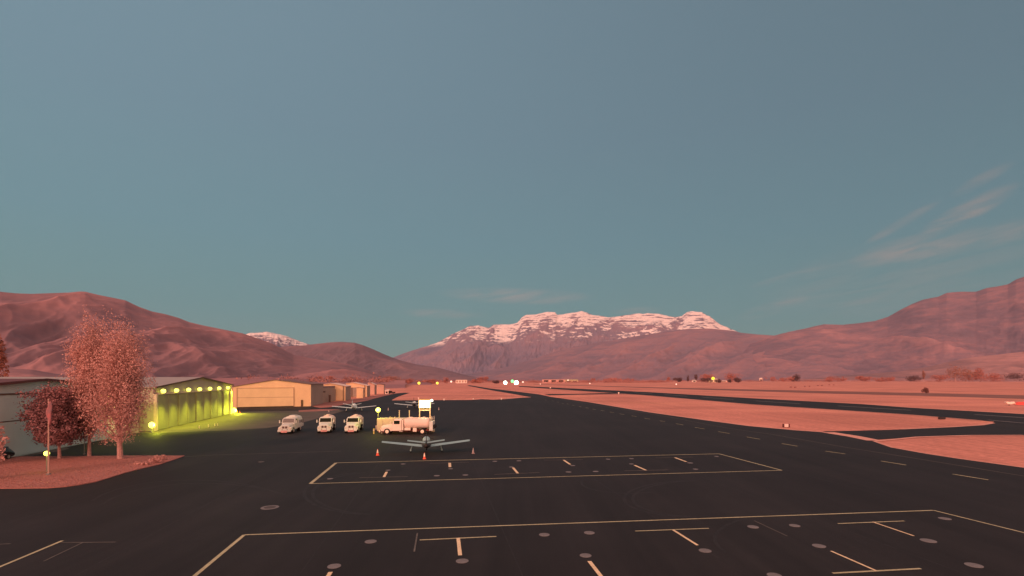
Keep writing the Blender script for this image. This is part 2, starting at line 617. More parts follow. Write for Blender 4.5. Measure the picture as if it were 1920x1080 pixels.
marks('worn_marking', [
    ([(674, 896), (764, 894)], 0.16), ([(806, 869.2), (879, 866.9)], 0.16), ([(926.7, 889.9), (1011.7, 886.4)], 0.18), ([(1020, 863.2), (1093, 862)], 0.16),
    ([(1170.5, 883.2), (1252.5, 881.4)], 0.18), ([(1229, 858.9), (1299.5, 857.2)], 0.16),
    ([(782.7, 1000), (776.7, 1035)], 0.09), ([(1414, 976.7), (1476, 1005.7)], 0.08), ([(115, 1018), (217, 1017)], 0.1), ([(155, 1018), (82, 1053)], 0.09),
    ([(1241, 779.6), (1365, 803), (1449, 815), (1583, 838.5), (1656, 850), (1920, 893), (2300, 955)], 0.2),
    ([(342, 857), (400, 853.5), (520, 850), (640, 846)], 0.16), ([(485, 866), (495, 866)], 0.3), ([(1052, 749), (1241, 779.6)], 0.25), ([(-20, 1022), (20, 1020)], 0.12)],
    0.020, PAINTF, 'faded grey lines and worn crossbars on the apron', 'marking')
dash = [(1237, 1247, 789, 790.4), (1268, 1281, 794.5, 797), (1303, 1321, 801.5, 804.5), (1347, 1368, 809.5, 813), (1400, 1425, 819.5, 823.8), (1466, 1495, 832, 837),
        (1547.6, 1585, 846.3, 851.5), (1652, 1699, 864.8, 872.3), (1786, 1853, 889.3, 900.2), (1985, 2090, 925, 944)]
for X, Y in [(975, 288), (1040, 297), (1085, 308), (1130, 320), (1175, 325), (1225, 337), (1285, 348), (1347, 360), (1412, 373), (1487, 385), (1570, 400), (1662, 416), (1770, 434), (1890, 457)]:
    u, v = 820 + X / 4.8, 690 + Y / 4.8
    w = max(1.2, (v - 744) * 0.13)
    dash.append((u - w, u + w, v - w * 0.17, v + w * 0.17))
marks('taxiway_marking', [([(a, c), (b, d)], 0.22 + 0.0 * a) for (a, b, c, d) in dash], 0.026, PAINT, 'row of short painted dashes along the taxiway centre line', 'marking')
marks('runway_marking', [([(1245, 739.8), (1289, 743)], 1.1), ([(1318, 745), (1376, 749)], 1.1), ([(1417, 751.6), (1501, 757.2)], 1.1), ([(1571, 761), (1640, 765.2), (1708, 769.2)], 1.0),
                         ([(1828, 777.3), (1920, 783.2), (2040, 791)], 1.0), ([(1852, 787.4), (1920, 793.4), (2300, 826)], 0.6), ([(1050, 728.6), (1070, 729.8)], 1.2), ([(1190, 736.3), (1222, 738.2)], 1.2), ([(1125, 732.8), (1145, 734)], 1.2)],
      0.012, PAINTW, 'long pale centre line dashes on the runway', 'marking')
SEAM = ground_mat('tar_seam', [(0.3, (0.016, 0.0145, 0.014)), (0.7, (0.034, 0.031, 0.030))], 1.2, fine=6, rough=0.7, spec=0.2)
items = []
def arc(u, v, rx, ry, a0, a1, w):
    items.append(([(u + rx * math.cos(R(a)), v + ry * math.sin(R(a))) for a in range(a0, a1, 12)], w))
for a_ in ((1300, 935, 130, 34, 95, 275, 0.25), (1318, 935, 132, 34, 95, 275, 0.25), (700, 925, 130, 40, 100, 260, 0.25), (716, 925, 130, 40, 100, 260, 0.25), (1180, 905, 90, 20, 60, 200, 0.2),
           (360, 960, 200, 60, 200, 330, 0.22), (380, 966, 200, 60, 200, 330, 0.22), (1500, 1010, 160, 50, 150, 300, 0.2)):
    arc(*a_)
for k in range(9):                                 # sealed joints running with the taxiway
    u0 = -700 + k * 420
    items.append(([(820 + (u0 - 820) * t, 712 + (1080 - 712) * t) for t in (0.17, 0.3, 0.5, 0.75, 1.1)], 0.07))
marks('tyre_marks', items, 0.0012, SEAM, 'faint tyre arcs and sealed joints on the apron', 'marking')
# ---- round concrete anchor pads let into the asphalt
pads = [(866.7, 1052, 24), (695, 1015.5, 22), (626.7, 1061.7, 25), (1020.7, 1002.7, 20), (1105, 999, 20), (1098, 1041.7, 22), (1322, 1032.6, 23), (1412, 988, 20), (1490, 985.6, 19),
        (1535.7, 1023.7, 23), (1740.7, 1013.9, 26), (1771.5, 972.4, 20), (1826, 1060, 28), (1452, 1079, 26), (2020, 1000, 24), (780, 1100, 25),
        (756, 870, 9), (619, 897.7, 11), (727.7, 881.7, 9), (819, 892, 11), (872.7, 890.7, 11), (845, 879, 9), (927.7, 865, 9), (973, 864, 9), (959, 875.7, 9), (1074, 873, 9),
        (1066, 885, 11), (1117, 884, 11), (1140, 861, 9), (1184, 860, 9), (1184, 870, 9), (1294, 868, 11), (1304, 879.7, 10), (1343.5, 855.8, 8), (490, 866, 10)]
pad_me = None
for i, (u, v, w) in enumerate(pads):
    p = G(u, v)
    if pad_me is None:
        o = MB().cyl((0, 0, -0.02), (0, 0, 0.008), 0.5, n=28).build('anchor_pad', PADM)
        pad_me = o
    else:
        o = pad_me.copy()
        C.objects.link(o)
    o.location = (p.x, p.y, 0.006)
    s = w / F * p.y / 1.0
    o.scale = (s, s, 1)
    row = 'near' if v > 930 else 'far'
    tag(o, 'round concrete anchor pad flush in the asphalt of the %s tie-down row' % row, 'pad', 'anchor pads of the %s tie-down row' % row, 'structure')
p = G(506, 951.5)
r_ = 16 / F * p.y
cov = empty('drain_cover', (p.x, p.y, 0.006), 0, 'lone round drain cover with a pale ring on open asphalt', 'drain cover')
MB().cyl((0, 0, -0.02), (0, 0, 0.006), r_, n=32).build('collar', PADM, cov)
MB().cyl((0, 0, 0.0), (0, 0, 0.012), r_ * 0.66, n=32).build('lid', mat('cast_lid', (0.075, 0.068, 0.064), 0.8), cov)

# ================================================================== hills and mountains
def hill_mat(name, cols, scale, stretch=(1, 1, 1), bump=0.0):
    m = bpy.data.materials.new(name)
    m.use_nodes = True
    t = m.node_tree
    b = t.nodes['Principled BSDF']
    b.inputs['Roughness'].default_value = 0.95
    b.inputs['Specular IOR Level'].default_value = 0.05
    tcn = t.nodes.new('ShaderNodeTexCoord')
    mp = t.nodes.new('ShaderNodeMapping')
    mp.inputs['Scale'].default_value = stretch
    t.links.new(tcn.outputs['Object'], mp.inputs[0])
    n1 = t.nodes.new('ShaderNodeTexNoise')
    n1.inputs['Scale'].default_value = scale
    n1.inputs['Detail'].default_value = 13
    n1.inputs['Roughness'].default_value = 0.72
    n1.inputs['Distortion'].default_value = 0.4
    t.links.new(mp.outputs[0], n1.inputs['Vector'])
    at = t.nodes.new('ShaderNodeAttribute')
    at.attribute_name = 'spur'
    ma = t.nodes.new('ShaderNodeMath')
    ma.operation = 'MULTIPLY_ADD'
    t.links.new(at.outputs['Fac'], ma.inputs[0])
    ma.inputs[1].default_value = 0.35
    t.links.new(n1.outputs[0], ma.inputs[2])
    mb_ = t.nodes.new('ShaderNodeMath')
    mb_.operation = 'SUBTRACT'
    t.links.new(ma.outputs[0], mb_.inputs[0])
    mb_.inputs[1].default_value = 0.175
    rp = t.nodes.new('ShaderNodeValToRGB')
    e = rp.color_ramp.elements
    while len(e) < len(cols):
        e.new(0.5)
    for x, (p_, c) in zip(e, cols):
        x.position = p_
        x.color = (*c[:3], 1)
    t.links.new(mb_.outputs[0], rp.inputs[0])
    t.links.new(rp.outputs[0], b.inputs['Base Color'])
    return m, t, b, rp, tcn, n1, at


def terrain(name, prof, D, foot, u0, u1, nu, nr, m, label, seed, amp=0.16, freq=9.0, skew=2.0, rough=0.02, shape=1.25, back=0.35, jag=0.0, tfreq=1.4, kind='hill'):
    us = np.linspace(u0, u1, nu)
    pu = np.array([p[0] for p in prof], float)
    pv = np.array([p[1] for p in prof], float)
    vv = np.interp(us, pu, pv)
    if jag:
        vv = vv + jag * (fbm(us / 9.0, us * 0 + 3.3, seed + 5, 4) - 0.5)
    x = (us - 960) / F
    cy = np.ones_like(x)
    cz = (HV - vv) / F
    hyp = np.sqrt(x * x + cy * cy)
    ax, ay, slope = x / hyp, cy / hyp, cz / hyp
    azm = np.arctan2(x, cy)
    Dn = D * (1 + 0.10 * (fbm(azm * 5, azm * 0 + 1.7, seed + 9, 3) - 0.5))
    hc = H + Dn * slope
    hc = np.maximum(hc, 0.5)
    t = np.concatenate([np.linspace(0, 1, nr), 1 + np.linspace(0, 1, max(8, nr // 5))[1:] * back])
    T, A = np.meshgrid(t, azm, indexing='ij')
    footA = foot * (1 + 0.18 * (fbm(azm * 7, azm * 0 + 8.1, seed + 3, 3) - 0.5))
    Rr = footA[None, :] + (Dn - footA)[None, :] * T
    Tc = np.clip(T, 0, 1)
    base = Tc ** shape
    base = np.where(T > 1, 1 - 0.8 * ((T - 1) / back) ** 1.5, base)
    cfr = A * freq + (1 - Tc) * skew
    rid = fbm(cfr, Tc * tfreq + A * 2, seed, 5, ridged=True)
    rid = (rid - 0.25) / 0.65
    env = np.sin(np.pi * np.clip(Tc, 0, 1)) ** 0.8
    relief = amp * env * (rid - 0.75)
    det = rough * env * (fbm(A * freq * 9, Tc * 14, seed + 31, 4) - 0.5)
    Z = hc[None, :] * (base + relief + det)
    # never let the flank rise above the line of sight to the crest
    lim = H + Rr * slope[None, :] * 0.985
    Z = np.where(T < 1, np.minimum(Z, np.maximum(lim, -5)), Z)
    Z[0, :] = -12
    Z = np.where(T < 1, np.maximum(Z, -12), Z)
    X = Rr * ax[None, :]
    Y = Rr * ay[None, :]
    n0, n1 = X.shape
    co = np.stack([X, Y, Z], -1).reshape(-1, 3)
    idx = np.arange(n0 * n1).reshape(n0, n1)
    fc = np.stack([idx[:-1, :-1], idx[:-1, 1:], idx[1:, 1:], idx[1:, :-1]], -1).reshape(-1, 4)
    me = bpy.data.meshes.new(name)
    me.vertices.add(len(co))
    me.vertices.foreach_set('co', co.ravel())
    me.loops.add(fc.size)
    me.loops.foreach_set('vertex_index', fc.ravel())
    me.polygons.add(len(fc))
    me.polygons.foreach_set('loop_start', np.arange(0, fc.size, 4))
    me.polygons.foreach_set('loop_total', np.full(len(fc), 4))
    me.update(calc_edges=True)
    me.validate()
    me.polygons.foreach_set('use_smooth', np.ones(len(me.polygons), bool))
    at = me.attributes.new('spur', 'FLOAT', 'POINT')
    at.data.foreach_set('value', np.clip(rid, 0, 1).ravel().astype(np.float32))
    me.materials.append(m)
    # normals upward
    o = bpy.data.objects.new(name, me)
    C.objects.link(o)
    me.flip_normals()
    tag(o, label, kind, kind='structure')
    return o


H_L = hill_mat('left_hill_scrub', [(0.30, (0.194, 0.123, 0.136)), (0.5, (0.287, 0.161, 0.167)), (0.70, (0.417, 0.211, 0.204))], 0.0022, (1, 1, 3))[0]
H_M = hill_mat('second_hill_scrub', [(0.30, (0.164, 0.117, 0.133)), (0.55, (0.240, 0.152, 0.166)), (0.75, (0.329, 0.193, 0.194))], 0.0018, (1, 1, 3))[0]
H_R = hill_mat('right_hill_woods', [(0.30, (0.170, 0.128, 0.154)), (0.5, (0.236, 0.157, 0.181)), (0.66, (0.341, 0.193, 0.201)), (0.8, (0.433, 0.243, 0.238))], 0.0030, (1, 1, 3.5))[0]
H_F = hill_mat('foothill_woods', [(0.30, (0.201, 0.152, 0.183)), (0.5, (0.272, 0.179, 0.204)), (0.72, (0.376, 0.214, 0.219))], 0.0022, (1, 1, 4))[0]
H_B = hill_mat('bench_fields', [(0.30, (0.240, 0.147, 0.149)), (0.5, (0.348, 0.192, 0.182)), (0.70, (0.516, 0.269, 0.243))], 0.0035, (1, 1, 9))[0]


def snow_mat(name, snow_z, span, gully):
    m, t, b, rp, tcn, n1, at = hill_mat(name, [(0.25, (0.180, 0.147, 0.196)), (0.5, (0.246, 0.179, 0.216)), (0.75, (0.324, 0.205, 0.223))], 0.0012, (1, 1, 2))

    def M(op, a, bb=None, c=None, clamp=False):
        n = t.nodes.new('ShaderNodeMath')
        n.operation = op
        n.use_clamp = clamp
        for i, v in enumerate((a, bb, c)):
            if v is None:
                continue
            if isinstance(v, (int, float)):
                n.inputs[i].default_value = v
            else:
                t.links.new(v, n.inputs[i])
        return n.outputs[0]
    sp = t.nodes.new('ShaderNodeSeparateXYZ')
    t.links.new(tcn.outputs['Object'], sp.inputs[0])
    # noise in which rock shows in thin, nearly level strata
    mp = t.nodes.new('ShaderNodeMapping')
    mp.inputs['Scale'].default_value = (0.0028, 0.0028, 0.022)
    t.links.new(tcn.outputs['Object'], mp.inputs[0])
    st = t.nodes.new('ShaderNodeTexNoise')
    st.inputs['Scale'].default_value = 1.0
    st.inputs['Detail'].default_value = 6
    st.inputs['Roughness'].default_value = 0.62
    t.links.new(mp.outputs[0], st.inputs['Vector'])
    br = t.nodes.new('ShaderNodeTexNoise')
    br.inputs['Scale'].default_value = 0.0032
    br.inputs['Detail'].default_value = 4
    t.links.new(tcn.outputs['Object'], br.inputs['Vector'])
    hgt = M('DIVIDE', M('SUBTRACT', sp.outputs[2], snow_z), span)                       # 0 at the snow line, 1 at the tops
    g = M('MULTIPLY', M('SUBTRACT', 0.62, at.outputs['Fac']), gully)                    # snow keeps in the gullies
    f = M('ADD', hgt, g)
    f = M('ADD', f, M('MULTIPLY', M('SUBTRACT', br.outputs[0], 0.5), 1.8))
    west = M('MULTIPLY', M('DIVIDE', M('SUBTRACT', -300.0, sp.outputs[0]), 1500.0, clamp=True), 0.45)
    f = M('ADD', f, west)
    mp2 = t.nodes.new('ShaderNodeMapping')
    mp2.inputs['Scale'].default_value = (0.009, 0.009, 0.0022)
    mp2.inputs['Rotation'].default_value = (0, R(18), 0)
    t.links.new(tcn.outputs['Object'], mp2.inputs[0])
    fl = t.nodes.new('ShaderNodeTexNoise')
    fl.inputs['Scale'].default_value = 1.0
    fl.inputs['Detail'].default_value = 4
    t.links.new(mp2.outputs[0], fl.inputs['Vector'])
    f = M('ADD', f, M('MULTIPLY', M('SUBTRACT', fl.outputs[0], 0.5), 4.2))
    strata = M('MULTIPLY', M('SUBTRACT', st.outputs[0], 0.5), 5.6)
    f = M('ADD', M('MINIMUM', f, 0.66), strata)
    f = M('MULTIPLY', M('SUBTRACT', f, 0.15), 3.2, clamp=True)
    low = M('MULTIPLY', M('ADD', hgt, 0.55), 4.0, clamp=True)
    f = M('MULTIPLY', f, low)
    mx = t.nodes.new('ShaderNodeMix')
    mx.data_type = 'RGBA'
    t.links.new(f, mx.inputs[0])
    t.links.new(rp.outputs[0], mx.inputs[6])
    mx.inputs[7].default_value = (0.88, 0.76, 0.70, 1)
    t.links.new(mx.outputs[2], b.inputs['Base Color'])
    return m


timp = [(640, 700), (700, 684), (740, 669), (750, 665), (770, 658), (800, 649), (819, 643), (834, 635), (847, 627), (862, 621), (880, 611.5), (897, 610), (909, 613.7), (917, 614.7), (925, 609.4), (940, 608.4),
        (956, 608.4), (970, 605.3), (978, 596), (987, 590), (1006, 589.7), (1025, 585), (1041, 585.6), (1045, 590.6), (1059, 588.7), (1075, 586.5), (1090, 583.4), (1100, 585.6), (1109, 590.3), (1128, 592.2),
        (1141, 595), (1153, 594.4), (1169, 591.2), (1190, 588.7), (1215, 587.5), (1237, 588.7), (1253, 592.8), (1265, 595), (1278, 592.8), (1287, 585.6), (1300, 583.4), (1315, 585.6), (1331, 593.7),
        (1344, 603.7), (1350, 608.4), (1362, 613), (1372, 618), (1384, 622), (1400, 627), (1450, 636), (1520, 650), (1600, 670)]
terrain('snowy_mountain', timp, 14000, 8600, 620, 1620, 1150, 170, snow_mat('snowy_rock', 1160, 560, 2.2), 'long snow capped mountain massif at the end of the valley', 21,
        amp=0.11, freq=20, skew=1.6, rough=0.04, shape=1.25, jag=1.8, tfreq=2.6, kind='mountain')
peak = [(380, 668), (420, 645), (450, 630), (468, 624.5), (480, 623.6), (490, 623), (500, 622), (515, 625), (526, 627), (540, 631), (552, 636), (562, 640), (575, 644), (600, 652), (650, 668)]
terrain('distant_peak', peak, 13000, 9500, 370, 660, 300, 90, snow_mat('far_snow', 880, 300, 0.6), 'small bright snowy peak showing over the dip of the left hills', 33, amp=0.2, freq=60, skew=1, jag=1.2, kind='mountain')
hill2 = [(380, 690), (430, 665), (480, 656), (520, 651), (540, 649), (570, 647.5), (600, 644), (620, 641.8), (640, 641), (665, 642.5), (680, 647), (700, 655), (720, 664), (735, 670), (750, 675.5), (780, 683), (820, 689), (850, 697), (880, 705), (910, 711), (960, 714)]
terrain('second_hill', hill2, 4300, 2500, 370, 970, 420, 110, H_M, 'rounded brown hill to the right of the big left hill', 41, amp=0.22, freq=13, skew=1.6, rough=0.02, shape=1.1)
hill1 = [(-900, 600), (-500, 585), (-300, 562), (-100, 552), (0, 547), (30, 550), (60, 551), (100, 549.5), (130, 548.5), (150, 546.5), (160, 547), (185, 553), (210, 558), (235, 563), (260, 575), (285, 584), (310, 589), (335, 596), (355, 604),
         (380, 610), (420, 618), (455, 625), (480, 633.5), (510, 644), (530, 654), (550, 665), (575, 670), (600, 675), (650, 682), (685, 692), (715, 705), (745, 712), (800, 715)]
terrain('left_hill', hill1, 2700, 950, -900, 810, 900, 190, H_L, 'big smooth brown hill filling the left horizon', 55, amp=0.33, freq=5.6, skew=2.2, rough=0.008, shape=1.05, tfreq=0.9)
foothill = [(700, 718), (800, 708), (850, 704), (900, 698), (950, 688), (1000, 673), (1050, 656), (1100, 646), (1150, 638), (1200, 629), (1250, 621.5), (1290, 616.5), (1330, 616), (1365, 619), (1390, 624), (1420, 627), (1450, 629), (1500, 634), (1560, 645), (1700, 680)]
terrain('foothill', foothill, 8300, 4300, 700, 1700, 620, 130, H_F, 'wooded mauve foothills below the snowy mountain', 67, amp=0.18, freq=12, skew=2.4, rough=0.03, shape=1.25)
hillr = [(1240, 705), (1320, 680), (1380, 655), (1420, 641), (1450, 629.5), (1480, 622), (1510, 616), (1530, 611), (1545, 608), (1580, 609), (1610, 606), (1640, 602), (1665, 594), (1690, 580), (1710, 570), (1730, 562), (1760, 556), (1775, 549),
         (1800, 547), (1830, 547), (1850, 540), (1870, 537), (1890, 533), (1905, 524), (1920, 519), (2000, 500), (2200, 470), (2500, 500), (2800, 600)]
terrain('right_hill', hillr, 7200, 4700, 1230, 2800, 900, 150, H_R, 'long wooded mountain rising to the right edge', 73, amp=0.17, freq=8, skew=-2.2, rough=0.035, shape=1.2, jag=0.35)
bench = [(1380, 714), (1500, 709), (1600, 703), (1680, 697), (1740, 688), (1780, 678), (1820, 670), (1870, 665), (1920, 659), (2100, 650), (2500, 650), (2800, 700)]
terrain('bench', bench, 4600, 3350, 1380, 2800, 500, 70, H_B, 'low pink bench of fields at the foot of the right mountain', 83, amp=0.2, freq=12, skew=-1.5, rough=0.05, shape=1.0)
lfoot = [(-900, 700), (-100, 694), (0, 690), (60, 693), (100, 700), (180, 708), (300, 712), (420, 709), (500, 706), (560, 710), (620, 711), (680, 712), (760, 713)]
terrain('slope_foot', lfoot, 900, 560, -900, 760, 500, 50, H_L, 'paler lower slope at the foot of the left hill', 91, amp=0.2, freq=10, skew=1.5, rough=0.05, shape=1.0)

# ================================================================== vegetation
def leaf_mesh(name, pts, size, m, parent=None, flat=0.0, seed=1):
    r = np.random.default_rng(seed)
    n = len(pts)
    nrm = r.normal(size=(n, 3))
    nrm[:, 2] *= (1 - flat)
    nrm /= np.linalg.norm(nrm, axis=1)[:, None]
    t1 = np.cross(nrm, r.normal(size=(n, 3)))
    t1 /= np.linalg.norm(t1, axis=1)[:, None]
    t2 = np.cross(nrm, t1)
    s = size * r.uniform(0.6, 1.3, size=(n, 1))
    q = np.stack([pts - t1 * s, pts + t2 * s * 0.55, pts + t1 * s, pts - t2 * s * 0.55], 1).reshape(-1, 3)
    f = np.arange(4 * n).reshape(-1, 4)
    me = bpy.data.meshes.new(name)
    me.vertices.add(4 * n)
    me.vertices.foreach_set('co', q.ravel())
    me.loops.add(4 * n)
    me.loops.foreach_set('vertex_index', f.ravel())
    me.polygons.add(n)
    me.polygons.foreach_set('loop_start', np.arange(0, 4 * n, 4))
    me.polygons.foreach_set('loop_total', np.full(n, 4))
    me.update(calc_edges=True)
    me.materials.append(m)
    o = bpy.data.objects.new(name, me)
    C.objects.link(o)
    if parent is not None:
        o.parent = parent
    return o


def leaf_mat(name, lo, hi, scale=0.9):
    m = mat(name, hi, 0.8, col2=lo, scale=scale, detail=3, spec=0.1)
    return m


POP = leaf_mat('poplar_leaf', (0.47, 0.26, 0.23), (0.66, 0.36, 0.315), 0.5)
PLUM = leaf_mat('plum_leaf', (0.20, 0.105, 0.11), (0.33, 0.155, 0.155), 0.7)
FARL = leaf_mat('far_leaf', (0.30, 0.12, 0.095), (0.52, 0.20, 0.15), 0.15)
DARKL = leaf_mat('dark_far_leaf', (0.10, 0.06, 0.062), (0.18, 0.09, 0.085), 0.15)
ORGL = leaf_mat('orange_far_leaf', (0.27, 0.125, 0.09), (0.42, 0.19, 0.135), 0.15)
BARK = mat('bark', (0.42, 0.24, 0.21), 0.9, var=0.3, scale=6, bump=0.5)


def big_tree(name, loc, height, width, base_h, n_limb, n_leaf, lm, label, seed, fast=0.75, leaf=0.16, trunk_r=0.24, squash=1.0, group=None, top=None):
    r = np.random.default_rng(seed)
    root = empty(name, loc, 0, label, 'tree', group)
    tr = MB()
    # tapered trunk with a slight bend
    pts = [Vector((0, 0, -0.1))]
    hh = height * 0.8
    for k in range(1, 7):
        z = hh * k / 6
        pts.append(Vector((0.12 * math.sin(k * 1.3 + seed), 0.12 * math.cos(k * 1.7 + seed), z)))
    for i in range(6):
        tr.cyl(pts[i], pts[i + 1], trunk_r * (1 - 0.13 * i) * (1.25 if i == 0 else 1.0), trunk_r * (1 - 0.13 * (i + 1)), 9)
    cl = []
    for i in range(n_limb):
        a = r.uniform(0, 2 * math.pi)
        z0 = base_h * 0.75 + (height * 0.62 - base_h * 0.75) * (i / n_limb) ** 0.9
        zt = min(height * r.uniform(0.9, 1.0), z0 + height * r.uniform(0.22, 0.55) * (fast + 0.2))
        zt = max(zt, base_h + 0.4)
        fr = (zt - base_h) / (height - base_h)
        prof = math.sin(math.pi * min(1, max(0.02, 0.12 + fr * 0.83)) ** 0.8) ** 0.6 if top is None else top(fr)
        rad = width / 2 * prof * r.uniform(0.55, 1.0)
        p0 = Vector((0, 0, z0))
        p2 = Vector((rad * math.cos(a), rad * math.sin(a) * squash, zt))
        p1 = Vector((rad * math.cos(a) * 0.75, rad * math.sin(a) * 0.75 * squash, z0 + (zt - z0) * (0.35 if fast > 0.5 else 0.6)))
        prev = p0
        rr = trunk_r * 0.38
        for k in range(1, 9):
            s = k / 8
            q = p0 * (1 - s) ** 2 + p1 * 2 * s * (1 - s) + p2 * s * s
            tr.cyl(prev, q, rr * (1.05 - s * 0.9), rr * (1.05 - (s + 0.125) * 0.85), 5)
            prev = q
            if k >= 2:
                for _ in range(3):
                    off = r.normal(size=3) * np.array([0.42, 0.42, 0.62 if fast > 0.5 else 0.3]) * (width / 5.5)
                    cl.append((q.x + off[0], q.y + off[1], max(base_h + 0.1 + 0.5 * r.random(), q.z + off[2])))
    cl = np.array(cl)
    k = r.integers(0, len(cl), n_leaf)
    sg = np.array([0.20, 0.20, 0.36 if fast > 0.5 else 0.17]) * (width / 5.5) * 1.1
    P = cl[k] + r.normal(size=(n_leaf, 3)) * sg
    P = P[P[:, 2] > base_h * 0.85]
    tr.build('trunk', BARK, root)
    leaf_mesh('crown', P, leaf, lm, root, seed=seed)
    return root


def bush_tree(name, loc, w, h, n, lm, label, seed, leaf=0.5, group=None, trunk=True, cat='tree', tall=False):
    r = np.random.default_rng(seed)
    root = empty(name, loc, 0, label, cat, group)
    nc = max(5, int(7 + w / max(h, 1) * 3))
    cs = []
    for i in range(nc):
        cs.append((r.uniform(-0.5, 0.5) * w * 0.75, r.uniform(-0.35, 0.35) * w * 0.7, h * r.uniform(0.28, 0.78), r.uniform(0.2, 0.36)))
    cs = np.array(cs)
    k = r.integers(0, nc, n)
    d = r.normal(size=(n, 3))
    d /= np.linalg.norm(d, axis=1)[:, None]
    d *= r.uniform(0.55, 1.0, size=(n, 1))
    rad = cs[k, 3:4] * np.array([[w if nc > 9 else w, w, h * 1.05]])
    rad[:, 0] = np.minimum(rad[:, 0], h * 0.55)
    rad[:, 1] = np.minimum(rad[:, 1], h * 0.55)
    P = cs[k, :3] + d * rad
    P[:, 2] = np.clip(P[:, 2], 0.05 if not trunk else h * 0.1, h * 1.02)
    if trunk:
        tb = MB().cyl((0, 0, -0.2), (0, 0, h * 0.55), max(0.12, h * 0.025), max(0.08, h * 0.012), 7)
        for i in range(4):
            c = cs[i]
            tb.cyl((0, 0, h * 0.22), (c[0], c[1], c[2]), h * 0.012, h * 0.006, 5)
        tb.build('trunk', BARK, root)
    leaf_mesh('crown' if trunk else 'foliage', P, leaf, lm, root, seed=seed)
    return root


t1 = G(166, 856)
t2 = G(201, 861)
t0 = G(136, 858)
topl = lambda fr: 0.16 + 0.84 * min(1, (1 - fr) * 1.25)
topr = lambda fr: (0.34 + 0.66 * min(1, (1 - fr) * 1.9)) * (0.80 + 0.20 * min(1, fr * 5))
big_tree('poplar_tree', (t1.x + 0.1, t1.y, 0.05), up_to((t1.x, t1.y, 0), 606), 6.8, 2.2, 70, 33000, POP, 'tall reddish poplar, the left one of the pair, with a narrow pointed top', 4, top=topl, leaf=0.09, trunk_r=0.17)
big_tree('poplar_tree', (t2.x + 1.5, t2.y, 0.05), up_to((t2.x, t2.y, 0), 613), 6.9, 1.9, 70, 38000, POP, 'tall reddish poplar, the right one of the pair, broad with a blunt top', 9, top=topr, trunk_r=0.26, leaf=0.09)
big_tree('plum_tree', (t0.x - 0.6, t0.y - 1.0, 0.05), up_to((t0.x, t0.y - 1, 0), 708), 7.4, 1.7, 46, 30000, PLUM, 'dark purple leaved plum tree beside the flagpole', 14, fast=0.3, trunk_r=0.16, leaf=0.13,
         top=lambda fr: 0.32 + 0.68 * min(1, (1 - fr) * 1.25))
